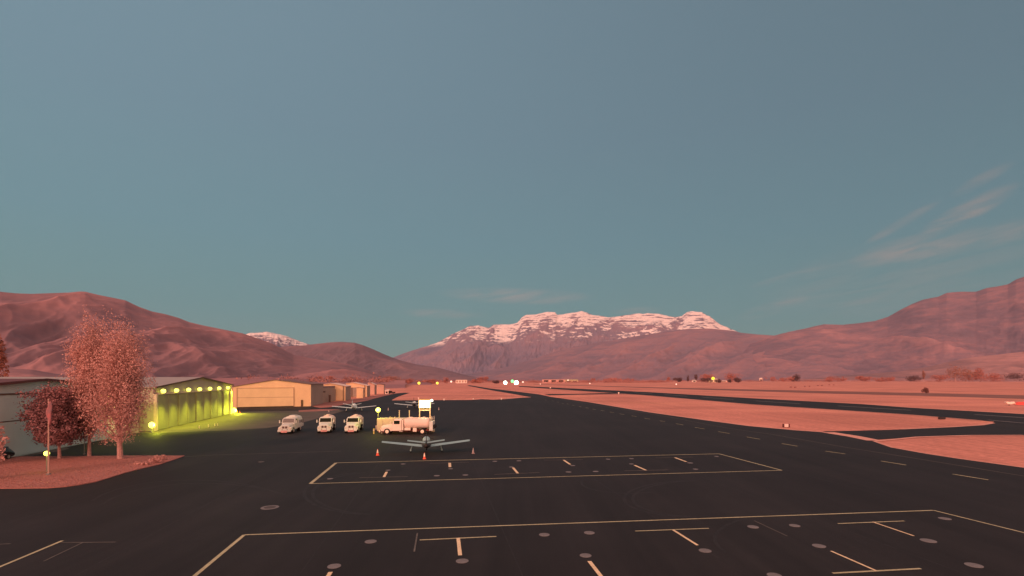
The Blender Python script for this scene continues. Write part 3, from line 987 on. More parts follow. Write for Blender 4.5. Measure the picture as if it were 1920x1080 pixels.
# far trees, each at its own ground distance
p = G(-22, 742)
bush_tree('roadside_tree', (p.x, p.y, 0), 13, up_to(p, 618), 3800, ORGL, 'hazy orange tree cut by the left edge, behind the grey hangar', 101, leaf=0.75)
p = G(-10, 900)
bush_tree('young_tree', (p.x - 0.5, p.y, 0.05), 3.2, up_to(p, 758), 1500, POP, 'sparse pinkish twig tips poking in at the left edge', 103, leaf=0.16)
far = [  # u, v_base, v_top, width px, material, label
    (1791, 711.5, 683, 24, ORGL, 'tall orange tree at the left end of the far right grove'),
    (1812, 711.8, 688, 26, ORGL, 'rounded orange tree in the middle of the far right grove'),
    (1838, 712, 690, 20, FARL, 'reddish tree at the right end of the far right grove'),
    (1824, 712.5, 699, 52, FARL, 'low wide reddish thicket below the far right grove'),
    (1715, 713, 703.5, 36, DARKL, 'dark blue-brown clump of trees across the field on the right'),
    (1732, 711.5, 695, 5, ORGL, 'thin upright orange tree beside the dark clump'),
    (1760, 711, 702, 30, FARL, 'low brown hedge between the dark clump and the orange grove'),
    (1863, 711, 700, 34, FARL, 'brown thicket right of the orange grove'),
    (1900, 711, 699, 40, DARKL, 'dark thicket at the far right edge of the fields'),
    (1325, 716.2, 708.5, 20, DARKL, 'dark trees just left of the yellow lit farmhouse'),
    (1347, 716.2, 710, 10, DARKL, 'low dark shrubs just right of the yellow lit farmhouse'),
    (1368, 716, 711.5, 7, DARKL, 'tiny dark bush below the round bare tree'),
    (1384, 716, 708, 16, DARKL, 'dark round tree right of the tiny bush'),
    (1373, 715, 699.5, 28, FARL, 'wide pale pink tree standing behind dark bushes'),
    (1325, 714, 700.5, 26, FARL, 'wide pink tree behind the yellow lit farmhouse'),
    (1304, 714.5, 702.5, 5, DARKL, 'thin dark upright tree left of the small cottages'),
    (1290, 714.5, 704, 4, DARKL, 'slim dark conifer, leftmost of the upright trees'),
    (1270, 714.5, 708, 14, DARKL, 'low dark hedge left of the slim conifer'),
    (1253, 714, 707, 6, FARL, 'small reddish tree at the left end of the dark hedge'),
    (1490, 712, 701.5, 16, DARKL, 'dark tree in front of the long pale building'),
    (1462, 712.5, 706, 60, FARL, 'long reddish shrub belt below the long pale building'),
    (1565, 711.5, 705, 44, FARL, 'reddish shrub belt right of the long pale building'),
    (1620, 711.5, 704.5, 30, FARL, 'low reddish shrubs before the wide field'),
    (1660, 711.5, 706, 34, FARL, 'low shrubs left of the dark clump'),
    (598, 720, 701, 16, FARL, 'red tree behind the tan hangar gable end'),
    (618, 718, 705, 14, FARL, 'small red tree right behind the first white-roofed hangar'),
    (665, 716, 703, 20, FARL, 'reddish tree behind the middle of the hangar row'),
    (740, 718.5, 703, 26, ORGL, 'orange tree beyond the end of the hangar row'),
    (764, 718.5, 708, 20, FARL, 'low pink shrubs beyond the hangar row'),
    (805, 718, 711, 24, FARL, 'pink shrubs between the two yellow field lights'),
    (838, 718, 707.5, 10, FARL, 'pink tree right of the yellow field lights'),
    (893, 717.5, 711, 26, FARL, 'red-brown shrubs right of the small white terminal'),
    (930, 717.5, 713, 16, DARKL, 'dark low shrubs left of the bright white approach lights'),
    (1112, 714.5, 709.5, 8, FARL, 'small tree at the right end of the dark sheds'),
    (1160, 714, 709, 70, FARL, 'long faint hedge across the fields, centre'),
    (905, 714, 706, 20, FARL, 'reddish grove on the rise behind the white terminal')]
for i, (u, vb, vt, wp, m_, lb) in enumerate(far):
    vb = max(vb, 713.2) if vb < 713.2 else vb
    b = G(u, vb + (3.0 if u > 1400 else 1.8))
    sc = b.y / F
    bush_tree('distant_tree', (b.x, b.y, -0.1), wp * sc, max(2.0, up_to(b, vt)), 900 if wp > 12 else 400, m_, lb, 200 + i, leaf=max(0.5, sc * 0.9), group='trees far across the valley', trunk=wp < 30)
p = G(1735, 737.5)
bush_tree('round_shrub', (p.x, p.y, 0), 3.9, 3.9, 1500, leaf_mat('shrub_leaf', (0.16, 0.075, 0.07), (0.28, 0.115, 0.1), 0.6), 'single round dark bush beside the dirt track', 301, leaf=0.25, trunk=True, cat='shrub')
for k, (u, v, w, h) in enumerate([(293, 869, 1.3, 0.55), (272, 873, 1.0, 0.3), (303, 864, 1.1, 0.6), (258, 872, 0.9, 0.25)]):
    p = G(u, v)
    bush_tree('low_shrub', (p.x, p.y, 0.06), w, h, 260, POP, ['pink low shrub at the tip of the lawn', 'flat pale shrub just left of the lawn tip', 'taller pink shrub at the back of the lawn tip', 'faint low plant on the lawn by the tip'][k],
              320 + k, leaf=0.09, trunk=False, cat='shrub', group='shrubs at the lawn tip')
# brush along the valley floor: too many to count
pts = []
for _ in range(700):
    u = rng.uniform(720, 1915)
    if 940 < u < 1000 and rng.random() < 0.6:
        continue
    b = G(u, rng.uniform(714.6, 717.5) if u < 1250 else rng.uniform(713.8, 715.5))
    w, h = rng.uniform(10, 45), rng.uniform(3, 11.0)
    n = 90
    d = rng.normal(size=(n, 3)) * np.array([w / 2.4, w / 3, h / 2.2])
    d[:, 2] = np.abs(d[:, 2])
    pts.append(d + np.array([b.x, b.y, 0.0]))
for _ in range(750):                                # and behind the hangar row
    u = rng.uniform(440, 735)
    b = G(u, rng.uniform(721, 724))
    w, h = rng.uniform(5, 13), rng.uniform(5, 14) * (0.6 + 0.4 * math.sin(u * 0.05) ** 2)
    d = rng.normal(size=(50, 3)) * np.array([w / 2.4, w / 3, h / 2.2])
    d[:, 2] = np.abs(d[:, 2])
    pts.append(d + np.array([b.x, b.y, 0.0]))
tag(leaf_mesh('distant_brush', np.concatenate(pts), 1.5, leaf_mat('brush_leaf', (0.26, 0.125, 0.115), (0.46, 0.21, 0.175), 0.02)), 'reddish brush and scrub scattered along the valley floor', 'brush', kind='stuff')
# woods dotted over the lower right slope
# grass tufts of the lawn
poly = [G(u, v) for u, v in island if u > -200]
P = []
while len(P) < 9000:
    u, v = rng.uniform(-60, 346), rng.uniform(855, 916)
    # inside test in pixel space
    c = False
    j = len(island) - 1
    for i in range(len(island)):
        xi, yi = island[i]
        xj, yj = island[j]
        if (yi > v) != (yj > v) and u < (xj - xi) * (v - yi) / (yj - yi) + xi:
            c = not c
        j = i
    if c:
        g_ = G(u, v)
        P.append((g_.x, g_.y, 0.09))
tag(leaf_mesh('lawn_grass', np.array(P), 0.045, leaf_mat('grass_blade', (0.36, 0.165, 0.137), (0.44, 0.205, 0.17), 0.5)), 'short reddish grass growing on the lawn island', 'grass', kind='stuff')

# ================================================================== hangars
YG = (0.97, 1.0, 0.05)
LAMP = mat('yellow_lamp_glass', (1, 1, 0.5), 0.4, emis=((1.0, 1.0, 0.12), 2.6))
LAMPW = mat('white_lamp_glass', (1, 0.95, 0.85), 0.4, emis=((1.0, 0.93, 0.72), 7.0))
HOUS = mat('lamp_housing', (0.30, 0.29, 0.24), 0.6)


def point_light(name, loc, power, col, parent, radius=0.25, spot=None, aim=None):
    d = bpy.data.lights.new(name, 'SPOT' if spot else 'POINT')
    d.energy = power
    d.color = col
    d.shadow_soft_size = radius
    if spot:
        d.spot_size = R(spot)
        d.spot_blend = 0.8
    o = bpy.data.objects.new(name, d)
    C.objects.link(o)
    o.location = loc
    if aim is not None:
        o.rotation_euler = (Vector(loc) - Vector(aim)).to_track_quat('Z', 'Y').to_euler()
    o.parent = parent
    return o


def shed(name, A, B, Cc, hA, hB, peak, wallm, roofm, label, cat='hangar', group=None, pk=0.5, over=0.35, sidem=None, trim=None):
    """gabled metal building: front wall from A to B, side wall from B back to Cc; returns root and facade helpers"""
    A, B, Cc = [Vector((q.x, q.y, 0)) for q in (A, B, Cc)]
    Dd = A + (Cc - B)
    root = empty(name, A, 0, label, cat, group)
    o = A.copy()
    L = lambda q, z=0.0: Vector((q.x - o.x, q.y - o.y, z))
    ex = (B - A).normalized()
    bk = (Cc - B).normalized()
    P = A.lerp(B, pk)
    Pb = Dd.lerp(Cc, pk)
    th = 0.12
    # walls: four slabs butted inside the outline
    n = Vector((ex.y, -ex.x, 0))
    if n.dot(Cc - B) > 0:
        n = -n                                     # n points out of the front
    MB().prism([L(A), L(B), L(B, hB), L(P, peak), L(A, hA)], -n * th).build('front_wall', wallm, root)
    sd_ = Vector((bk.y, -bk.x, 0))
    if sd_.dot(ex) < 0:
        sd_ = -sd_
    g = -n * (th + 0.002)
    MB().prism([L(B) + g, L(Cc), L(Cc, hB), L(B, hB) + g], -sd_ * th).build('side_wall', sidem or wallm, root)
    MB().prism([L(A) + g, L(Dd), L(Dd, hA), L(A, hA) + g], sd_ * th).build('side_wall', sidem or wallm, root)
    ib = bk * 0.002
    MB().prism([L(Dd) + ib, L(Cc) + ib, L(Cc, hB) + ib, L(Pb, peak) + ib, L(Dd, hA) + ib], bk * th).build('rear_wall', wallm, root)
    # roof
    rf = MB()
    fo, bo = n * over, bk * over
    for (e0, e1, hh, sgn) in ((A, Dd, hA, -1), (B, Cc, hB, 1)):
        run = ((e0 - P).length)
        dz = (peak - hh) / run * over
        a = L(e0, hh - dz + 0.02) + ex * sgn * over + fo
        d = L(e1, hh - dz + 0.02) + ex * sgn * over + bo
        b_ = L(P, peak + 0.02) + fo
        c_ = L(Pb, peak + 0.02) + bo
        rf.prism([a, b_, c_, d], Vector((0, 0, 0.16)))
    rf.build('roof', roofm, root)
    if trim:
        fa = MB()
        for (e0, hh, sgn) in ((A, hA, -1), (B, hB, 1)):
            run = ((e0 - P).length)
            dz = (peak - hh) / run * over
            a = L(e0, hh - dz - 0.08) + ex * sgn * over + n * (over + 0.003)
            b_ = L(P, peak - 0.08) + n * (over + 0.003)
            fa.prism([a, b_, b_ + Vector((0, 0, 0.3)), a + Vector((0, 0, 0.3))], n * 0.05)
        fa.build('gable_trim', trim, root)
    ln = (B - A).length

    def fbox(mb, s0, s1, z0, z1, d0=0.0, d1=0.06):
        """box on the facade: s along A->B in metres, z up, d outward"""
        c0 = ex * s0 + n * d0
        pts = [c0 + Vector((0, 0, z0)), ex * s1 + n * d0 + Vector((0, 0, z0)), ex * s1 + n * d0 + Vector((0, 0, z1)), c0 + Vector((0, 0, z1))]
        mb.prism(pts, n * (d1 - d0))
        return mb

    def fpt(s, z, d=0.0):
        return ex * s + n * d + Vector((0, 0, z))
    return root, ln, fbox, fpt, ex, n, bk


rib = ('X', 2.2)
W_GREY = mat('grey_metal_wall', (0.50, 0.61, 0.58), 0.6, var=0.07, scale=0.4, wave=('DIAGONAL', 2.0), bump=0.25)
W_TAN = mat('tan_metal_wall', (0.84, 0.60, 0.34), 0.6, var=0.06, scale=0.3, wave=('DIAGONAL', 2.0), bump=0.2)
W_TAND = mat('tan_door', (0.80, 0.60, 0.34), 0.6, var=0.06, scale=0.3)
W_SIDE = mat('shaded_side_wall', (0.35, 0.29, 0.23), 0.65, var=0.06, scale=0.3, wave=('DIAGONAL', 2.0), bump=0.25)  # side walls turned from the light: their shade is put into this colour
W_GRN = mat('olive_metal_wall', (0.42, 0.38, 0.30), 0.65, var=0.07, scale=0.3)
W_DOOR = mat('olive_door', (0.29, 0.28, 0.17), 0.6, var=0.1, scale=0.5)
W_PINK = mat('pink_metal_wall', (0.86, 0.55, 0.42), 0.6, var=0.06, scale=0.3)
ROOFG = mat('grey_metal_roof', (0.36, 0.31, 0.27), 0.6, var=0.06, scale=0.4)
ROOFD = mat('dark_red_roof', (0.13, 0.05, 0.05), 0.75, var=0.1, scale=0.4)
ROOFB = mat('brown_roof', (0.20, 0.12, 0.10), 0.7, var=0.1, scale=0.4)
ROOFW = mat('pale_roof', (0.80, 0.62, 0.52), 0.6, var=0.06, scale=0.4)
TRIMD = mat('dark_trim', (0.12, 0.075, 0.06), 0.7)
TRIML = mat('light_trim', (0.62, 0.50, 0.40), 0.6)
DARKG = mat('dark_opening', (0.03, 0.022, 0.02), 0.8)

# --- grey hangar at the left edge, its big door facing the apron
A = Vector((-56.0, 50.0, 0))
B = Vector((-61.5, 78.0, 0))
nrm_ = Vector((28.0, 5.5, 0)).normalized()
root, ln, fbox, fpt, ex, n, bk = shed('hangar', A, B, B - nrm_ * 30, 8.0, 8.1, 8.95, W_GREY, ROOFD, 'large grey hangar at the left edge with a dark red roof edge', pk=0.5, over=0.5, trim=ROOFD)
d = fbox(MB(), 2.0, ln - 2.0, 0.15, 4.15, 0.02, 0.10)
door = fbox(d, 2.0, ln - 2.0, 4.3, 7.25, 0.02, 0.10).build('door', mat('grey_door', (0.50, 0.61, 0.58), 0.6, var=0.06, scale=0.3), root)
fbox(MB(), 2.0, ln - 2.0, 4.15, 4.3, 0.01, 0.07).build('door_seam', TRIMD, root)
fbox(MB(), 1.6, ln - 1.6, 7.25, 7.45, 0.02, 0.16).build('door_header', TRIMD, root)

# --- floodlit hangar
A = G(288, 808)
B = G(434, 775.3)
nrm_ = Vector(((B - A).y, -(B - A).x, 0)).normalized()
hA, hB = up_to(A, 727), up_to(B, 722.5)
M_ = A.lerp(B, 0.5)
pkh = up_to(M_, 708.6)
root, ln, fbox, fpt, ex, n, bk = shed('hangar', A, B, B - nrm_ * 42, hA, hB, pkh, W_GRN, ROOFG, 'olive hangar lit by a row of seven yellow-green lamps over its doors', pk=0.5, over=0.45, trim=TRIMD)
ddx = ln - 4.4
zt = 6.35
npan = 9
for k in range(npan):
    s0 = 0.9 + ddx * k / npan
    s1 = 0.9 + ddx * (k + 1) / npan
    dd = 0.06 if k % 2 else 0.22
    mb = fbox(MB(), s0 + 0.03, s1 - 0.03, 0.08, zt - 0.1, dd, dd + 0.1)
    mb.build('door_panel', W_DOOR, root)
    fr = MB()
    fbox(fr, s0 + 0.03, s0 + 0.13, 0.1, zt - 0.12, dd + 0.102, dd + 0.16)
    fr.build('door_stile', mat('olive_stile', (0.33, 0.30, 0.20), 0.5), root)
    fr = MB()
    fbox(fr, s1 - 0.13, s1 - 0.03, 0.1, zt - 0.12, dd + 0.102, dd + 0.16)
    fr.build('door_stile', mat('olive_stile', (0.33, 0.30, 0.20), 0.5), root)
fbox(MB(), 0.6, ln - 3.2, zt, zt + 0.35, 0.02, 0.5).build('door_header', TRIML, root)
fbox(MB(), ln - 3.3, ln - 2.4, 0.02, zt + 0.1, 0.03, 0.75).build('door_pilaster', TRIML, root)
fbox(MB(), -0.1, 0.5, 0.02, zt + 0.1, 0.03, 0.5).build('door_pilaster', TRIML, root)
# seven header lamps where they show in the photograph, spaced along the door
us_ = [297.4, 322.7, 346, 367.3, 386.9, 404.6, 421.3]
for u in us_:
    # intersect the column of sight with the facade plane in plan
    dr = (u - 960) / F
    t_ = (A.x - dr * A.y) / (dr * (B - A).y - (B - A).x)
    s = t_ * ln
    lp = empty('wall_lamp', fpt(s, zt + 0.62, 0.75))
    lp.parent = root
    MB().box((0, 0, 0.25), (0.55, 0.5, 0.18), bev=0.04).cyl((0, 0, 0.28), tuple(-n * 0.7 + Vector((0, 0, 0.28))), 0.06).build('lamp_housing', HOUS, lp)
    MB().ball((0, 0, 0), 0.42, (1, 1, 0.95), 16).build('lamp_globe', LAMP, lp, smooth=True)
    point_light('lamp_light', fpt(s, zt + 0.1, 2.5), 3800, YG, root, 0.5, spot=125, aim=fpt(s, 0, 4.2))
for (u, v, pw, rad, lb) in [(280.5, 794, 500, 0.5, 0), (429.8, 769, 1700, 0.66, 1)]:
    q = A if lb == 0 else B
    s = -3.4 if lb == 0 else ln - 1.6
    z = up_to(q, v)
    lp = empty('flood_lamp', fpt(s, z, 1.0))
    lp.parent = root
    MB().ball((0, 0, 0), rad, (0.9, 0.9, 1.05), 18).build('lamp_globe', LAMP, lp, smooth=True)
    MB().cyl((0, 0, -z), (0, 0, -rad * 0.8), 0.09).box((0, 0, -z + 0.06), (0.4, 0.4, 0.12)).build('lamp_post', HOUS, lp)
    point_light('lamp_light', fpt(s, z, 1.0 + rad + 0.25), pw, YG, root, 0.3)
# extra light added to brighten the right jamb, no fixture of its own
point_light('lamp_light', fpt(ln - 2.8, 5.6, 1.2), 350, YG, root, 0.2)
fbox(MB(), ln - 3.15, ln - 2.55, 0.3, zt - 0.3, 0.752, 0.80).build('jamb_glow', mat('yellow_jamb_glow', (1, 1, 0.3), 0.4, emis=((1.0, 0.95, 0.05), 1.3)), root)  # brightness of the lit jamb put in as an emissive strip

# --- tan hangar
A = G(436, 765)
B = G(583, 761.6)
Cc = G(606, 756.0)
hA, hB = up_to(A, 725.5), up_to(B, 721.0)
M_ = A.lerp(B, 0.5)
pkh = up_to(M_, 712.6)
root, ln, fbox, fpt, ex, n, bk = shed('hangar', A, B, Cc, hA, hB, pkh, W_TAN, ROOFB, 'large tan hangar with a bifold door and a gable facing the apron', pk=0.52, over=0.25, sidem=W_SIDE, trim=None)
s0, s1 = ln * 0.058, ln * 0.765
zt = 6.25
dr = fbox(fbox(MB(), s0, s1, 0.25, 3.15, 0.03, 0.12), s0, s1, 3.27, zt, 0.03, 0.12).build('door', W_TAND, root)
fbox(fbox(fbox(fbox(MB(), s0, s1, 3.15, 3.27, 0.02, 0.09), s0 - 0.18, s0, 0.0, zt + 0.14, 0.02, 0.2), s1, s1 + 0.18, 0.0, zt + 0.14, 0.02, 0.2), s0, s1, zt, zt + 0.14, 0.02, 0.2).build('door_frame', mat('brown_trim', (0.40, 0.26, 0.18), 0.7), root)
fbox(MB(), s0, s1, 0.02, 0.25, 0.02, 0.1).build('door_seal', DARKG, root)
fbox(MB(), ln * 0.865, ln * 0.893, 0.05, 2.2, 0.02, 0.1).build('entry_door', mat('brown_door', (0.11, 0.065, 0.04), 0.6), root)
# --- low wing behind it and the row of further hangars
rows = [
    ('low side wing in painted shade between the tan hangar and the next one', (604, 755.5), (607.5, 754.3), (629.5, 751.2), 727.5, 725.5, None, W_SIDE, W_SIDE, ROOFB, 0),
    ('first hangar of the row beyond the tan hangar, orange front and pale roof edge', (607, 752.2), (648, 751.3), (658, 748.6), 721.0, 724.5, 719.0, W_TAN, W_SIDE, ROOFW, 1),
    ('second hangar of the row, between side walls in painted shade, with a pale roof edge', (649, 744.8), (688, 744.2), (694, 742.8), 719.0, 723.4, 717.4, W_TAN, W_SIDE, ROOFW, 1),
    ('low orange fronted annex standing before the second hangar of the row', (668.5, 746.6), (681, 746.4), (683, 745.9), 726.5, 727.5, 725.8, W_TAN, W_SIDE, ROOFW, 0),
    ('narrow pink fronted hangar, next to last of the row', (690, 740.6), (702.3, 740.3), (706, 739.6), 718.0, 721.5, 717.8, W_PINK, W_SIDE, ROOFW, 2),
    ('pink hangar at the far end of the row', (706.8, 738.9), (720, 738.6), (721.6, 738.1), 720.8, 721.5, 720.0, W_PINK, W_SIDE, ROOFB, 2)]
for i, (lb, a, b, c, va, vb, vp, wm, sm, rm, dk) in enumerate(rows):
    A, B, Cc = G(*a), G(*b), G(*c)
    hA, hB = up_to(A, va), up_to(B, vb)
    pk = up_to(A.lerp(B, 0.3), vp) if vp else (hA + hB) / 2 + 0.3
    pk = max(pk, max(hA, hB) + 0.1)
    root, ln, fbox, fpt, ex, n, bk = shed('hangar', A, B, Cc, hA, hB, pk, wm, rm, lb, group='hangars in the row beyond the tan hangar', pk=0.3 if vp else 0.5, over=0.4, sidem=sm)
    if dk == 1:
        s0, s1 = ln * 0.58, ln * 0.86
        fbox(MB(), s0, s1, 0.2, 4.9, 0.02, 0.15).build('door', W_TAND, root)
        fbox(MB(), ln * 0.88, ln * 0.90, 0.0, 6.2, 0.02, 0.25).build('downpipe', TRIMD, root)
        fbox(MB(), ln * 0.03, ln * 0.55, 0.2, 5.0, 0.02, 0.12).build('door', W_SIDE, root)
        fbox(MB(), ln * 0.25, ln * 0.29, 0.1, 5.0, 0.125, 0.22).build('door_post', TRIMD, root)
    elif dk == 2:
        fbox(MB(), ln * 0.12, ln * 0.9, 0.2, 4.6, 0.02, 0.12).build('door', W_PINK, root)
        fbox(MB(), ln * 0.12, ln * 0.9, 4.6, 4.8, 0.02, 0.14).build('door_header', TRIML, root)
    else:
        fbox(MB(), ln * 0.2, ln * 0.85, 0.2, 3.2, 0.02, 0.1).build('door', W_TAND, root)
# sign post at the rear corner of the tan hangar
p = G(604, 756)
r_ = empty('wall_sign', (p.x, p.y, 0), 0, 'dark arm shaped sign post at the rear corner of the tan hangar', 'sign post')
MB().box((0, 0, 2.1), (0.55, 0.3, 4.2)).build('post', TRIMD, r_)
MB().box((0.5, 0, 4.35), (1.5, 0.35, 0.45)).build('panel', TRIMD, r_)
p = G(618.5, 754.5)
r_ = empty('utility_box', (p.x, p.y, 0), 0, 'tall brown utility cabinet against the low side wing', 'cabinet')
MB().box((0, 0, 1.5), (0.8, 0.7, 3.0), bev=0.05).build('cabinet', mat('brown_cabinet', (0.2, 0.13, 0.1), 0.7), r_)
MB().box((0, -0.36, 1.5), (0.6, 0.02, 2.6)).build('door', TRIMD, r_)


# ---- small far buildings
def house(label, u, v, w_px, v_top, wallm, roofm, depth=8, cat='building', nwin=3, flat=False, winm=None, name='distant_building', group=None):
    b = G(u, v)
    sc = b.y / F
    w = w_px * sc
    h = max(2.0, up_to(b, v_top))
    root = empty(name, (b.x, b.y, 0), 0, label, cat, group)
    eh = h if flat else h * 0.66
    MB().box((0, depth / 2, eh / 2 - 0.15), (w, depth, eh + 0.3)).build('wall', wallm, root)
    if flat:
        MB().box((0, depth / 2, eh + 0.2), (w + 0.6, depth + 0.6, 0.35)).build('roof', roofm, root)
    else:
        MB().prism([(-w / 2 - 0.4, -0.4, eh), (-w / 2 - 0.4, depth / 2, h), (-w / 2 - 0.4, depth + 0.4, eh)], (w + 0.8, 0, 0)).build('roof', roofm, root)
    for i in range(nwin):
        x = (-0.5 + (i + 0.5) / nwin) * w
        MB().box((x, -0.03, eh * 0.5), (w / nwin * 0.62, 0.06, eh * 0.62)).build('window', winm or DARKG, root)
    return root


W_WHT = mat('white_wall', (0.85, 0.72, 0.60), 0.7)
house('small white terminal building beside the far end of the taxiway', 865, 718.4, 21, 712.3, W_WHT, TRIMD, flat=True, depth=12, nwin=4, winm=mat('buff_window', (0.4, 0.25, 0.2), 0.6))
house('long dark open sheds right of the green light', 1038, 717.4, 42, 711.6, mat('pink_wall', (0.72, 0.42, 0.35), 0.7), DARKG, flat=True, depth=12, nwin=3)
house('yellowish lit building joined to the right of the dark sheds', 1072, 717.2, 24, 711.4, mat('cream_wall', (0.80, 0.72, 0.42), 0.7), mat('olive_roof', (0.45, 0.4, 0.22), 0.7), depth=14, nwin=2)
house('white cottage left of the yellow lit farmhouse', 1302, 716.4, 7, 712, W_WHT, ROOFG, depth=8, nwin=1)
house('yellow lit farmhouse between dark trees', 1338, 716.6, 15, 709.5, mat('farm_wall', (0.72, 0.62, 0.4), 0.7), mat('farm_roof', (0.5, 0.44, 0.35), 0.7), depth=10, nwin=2)
house('low pale shed right of the yellow lit farmhouse', 1357, 716.4, 12, 713.6, W_PINK, ROOFW, depth=8, nwin=1)
house('long pale pink building above the shrub belt', 1490, 713.6, 44, 702.2, W_PINK, mat('pinkish_roof', (0.85, 0.55, 0.45), 0.7), depth=30, nwin=6, winm=mat('dusty_window', (0.4, 0.22, 0.2), 0.6))
house('low white shed right of the dark clump of trees', 1756, 714.0, 27, 710.4, W_WHT, W_PINK, depth=12, nwin=1, flat=True)
house('small pale shed at the left end of the shrubs', 1427, 714.6, 5, 708.5, W_PINK, ROOFW, depth=8, nwin=1)
house('tiny white hut at the end of the hangar row', 725, 738.6, 6, 730.2, W_WHT, ROOFW, depth=5, nwin=1)
house('white roofed house on the lower slope of the right mountain', 1860, 714, 9, 709.8, W_WHT, W_PINK, depth=12, nwin=1)
house('faint arched barn in the fields right of centre', 1150, 715, 13, 708.2, mat('barn_wall', (0.45, 0.2, 0.17), 0.8), mat('barn_roof', (0.3, 0.13, 0.12), 0.8), depth=12, nwin=1)
p = G(733, 738.4)
r_ = empty('parked_pickup', (p.x, p.y, 0), 0, 'dark vehicle parked beside the tiny white hut', 'pickup')
MB().box((0, 0, 0.85), (5.2, 2, 0.8), bev=0.15).box((-0.4, 0, 1.5), (2.2, 1.8, 0.8), bev=0.2).build('body', DARKG, r_)
for sx_ in (-1.6, 1.6):
    MB().cyl((sx_, -1.03, 0.4), (sx_, -0.75, 0.4), 0.4).build('wheel', TRIMD, r_)
# low livestock specks/ posts in the far field
fieldp = mat('post_wood', (0.25, 0.1, 0.09), 0.8)
cow0 = None
for k, (u, v) in enumerate([(1483, 727), (1491, 727.4), (1509, 725.4), (1518, 725.4), (1534, 723.7), (1541, 723.9), (1555, 722.4), (1563, 722.6)]):
    p = G(u, v)
    if cow0 is None:
        o = MB().box((0, 0, 0.75), (2.6, 1.4, 0.9), bev=0.25).box((0.2, 0.1, 1.25), (1.5, 1.0, 0.5), bev=0.2).build('hay_bale', fieldp)
        cow0 = o
    else:
        o = cow0.copy()
        C.objects.link(o)
    o.location = (p.x, p.y, -0.08)
    o.rotation_euler = (0, 0, k * 0.4)
    tag(o, '%s small dark hay bale from the left in the line crossing the far field' % ['first', 'second', 'third', 'fourth', 'fifth', 'sixth', 'seventh', 'eighth'][k], 'hay bale', 'hay bales in a line in the far field')


# ================================================================== lamps on their own posts
def post_lamp(name, label, u, v_base, v_lamp, r_px, m, power=0.0, col=(1, 1, 1), cat='lamp', base=None, group=None, pole=0.05):
    b = base if base is not None else G(u, v_base)
    h = up_to(b, v_lamp)
    rad = r_px / F * b.y
    root = empty(name, (b.x, b.y, 0), 0, label, cat, group)
    MB().cyl((0, 0, -0.05), (0, 0, h - rad * 0.5), pole, pole * 0.8, 8).cyl((0, 0, 0), (0, 0, 0.1), pole * 3, pole * 3, 10).build('post', HOUS, root)
    MB().ball((0, 0, h), rad, n=14).build('lamp_globe', m, root, smooth=True)
    if power:
        point_light('lamp_light', (0, -rad - 0.3, h), power, col, root, 0.15)
    return root


GREENL = mat('green_lamp_glass', (0.2, 0.9, 0.4), 0.4, emis=((0.12, 0.85, 0.25), 2.0))
YELL = mat('amber_lamp_glass', (0.9, 0.8, 0.2), 0.4, emis=((0.85, 0.72, 0.05), 1.3))
DIMW = mat('pale_marker_light', (1, 0.8, 0.7), 0.4, emis=((1.0, 0.70, 0.55), 1.0))
post_lamp('field_light', 'bright white light left of the green light at the runway end', 947.5, 720.5, 717.6, 3.4, LAMPW, group='lights at the runway end')
post_lamp('field_light', 'brightest white light right of the green light at the runway end', 968, 720.8, 717.6, 4.2, LAMPW, group='lights at the runway end')
post_lamp('field_light', 'green light between the two bright white lights', 960.6, 719.6, 714.8, 2.9, GREENL, group='lights at the runway end')
post_lamp('field_light', 'small pale light right of the two bright white lights', 980.5, 720, 716.4, 1.5, DIMW, group='lights at the runway end')
post_lamp('yard_light', 'yellow yard light, left one of two beyond the hangar row', 785.6, 723, 718.4, 2.6, YELL, group='yellow yard lights beyond the hangar row')
post_lamp('yard_light', 'yellow yard light, right one of two beyond the hangar row', 820, 723, 718.4, 2.4, YELL, group='yellow yard lights beyond the hangar row')
post_lamp('yard_light', 'yellow-green lamp over the farmhouse roof in the fields', 1337, 717.6, 709.4, 2.6, mat('farm_lamp', (0.9, 0.9, 0.1), 0.4, emis=((0.8, 0.8, 0.02), 1.6)))
post_lamp('yard_light', 'faint pale light left of the small white terminal', 846, 719.5, 715.5, 1.8, DIMW)
post_lamp('yard_light', 'bright pale light on the right end of the yellowish building', 1065 + 0, 718.4, 713.0, 1.3, DIMW)
for k, (u, v, r__, lb) in enumerate([(1106, 721, 1.1, 'tiny amber light left in the centre field'), (1268, 722.4, 1.2, 'tiny pink white marker standing before the farm trees'), (1013, 722, 0.8, 'tiny marker light near the dark sheds')]):
    post_lamp('marker_light', lb, u, v, v - 2.0, r__, DIMW)
# runway and taxiway edge fixtures
for k, (u, v, lb) in enumerate([(832.5, 750.8, 'white taxiway marker nearest the lit sign, on the grass edge'), (887.5, 750.5, 'white taxiway marker on a dark base, middle of the grass edge'), (940, 749.5, 'white taxiway marker at the right end of the grass edge'),
                                (785, 749.0, 'white taxiway marker just behind the lit sign'), (1032, 729.6, 'white marker beside the far taxiway'), (1160, 738.8, 'bright white marker box by the runway edge')]):
    b = G(u, v)
    root = empty('taxiway_marker', (b.x, b.y, 0), 0, lb, 'marker', 'taxiway markers')
    s = b.y / F
    MB().cyl((0, 0, -0.06), (0, 0, s * 1.6), s * 0.8, s * 0.5, 8).build('base', DARKG if k in (1, 4) else W_WHT, root)
    MB().box((0, 0, s * 2.4), (s * 2.4, s * 1.2, s * 1.8), bev=s * 0.3).build('head', W_WHT, root)

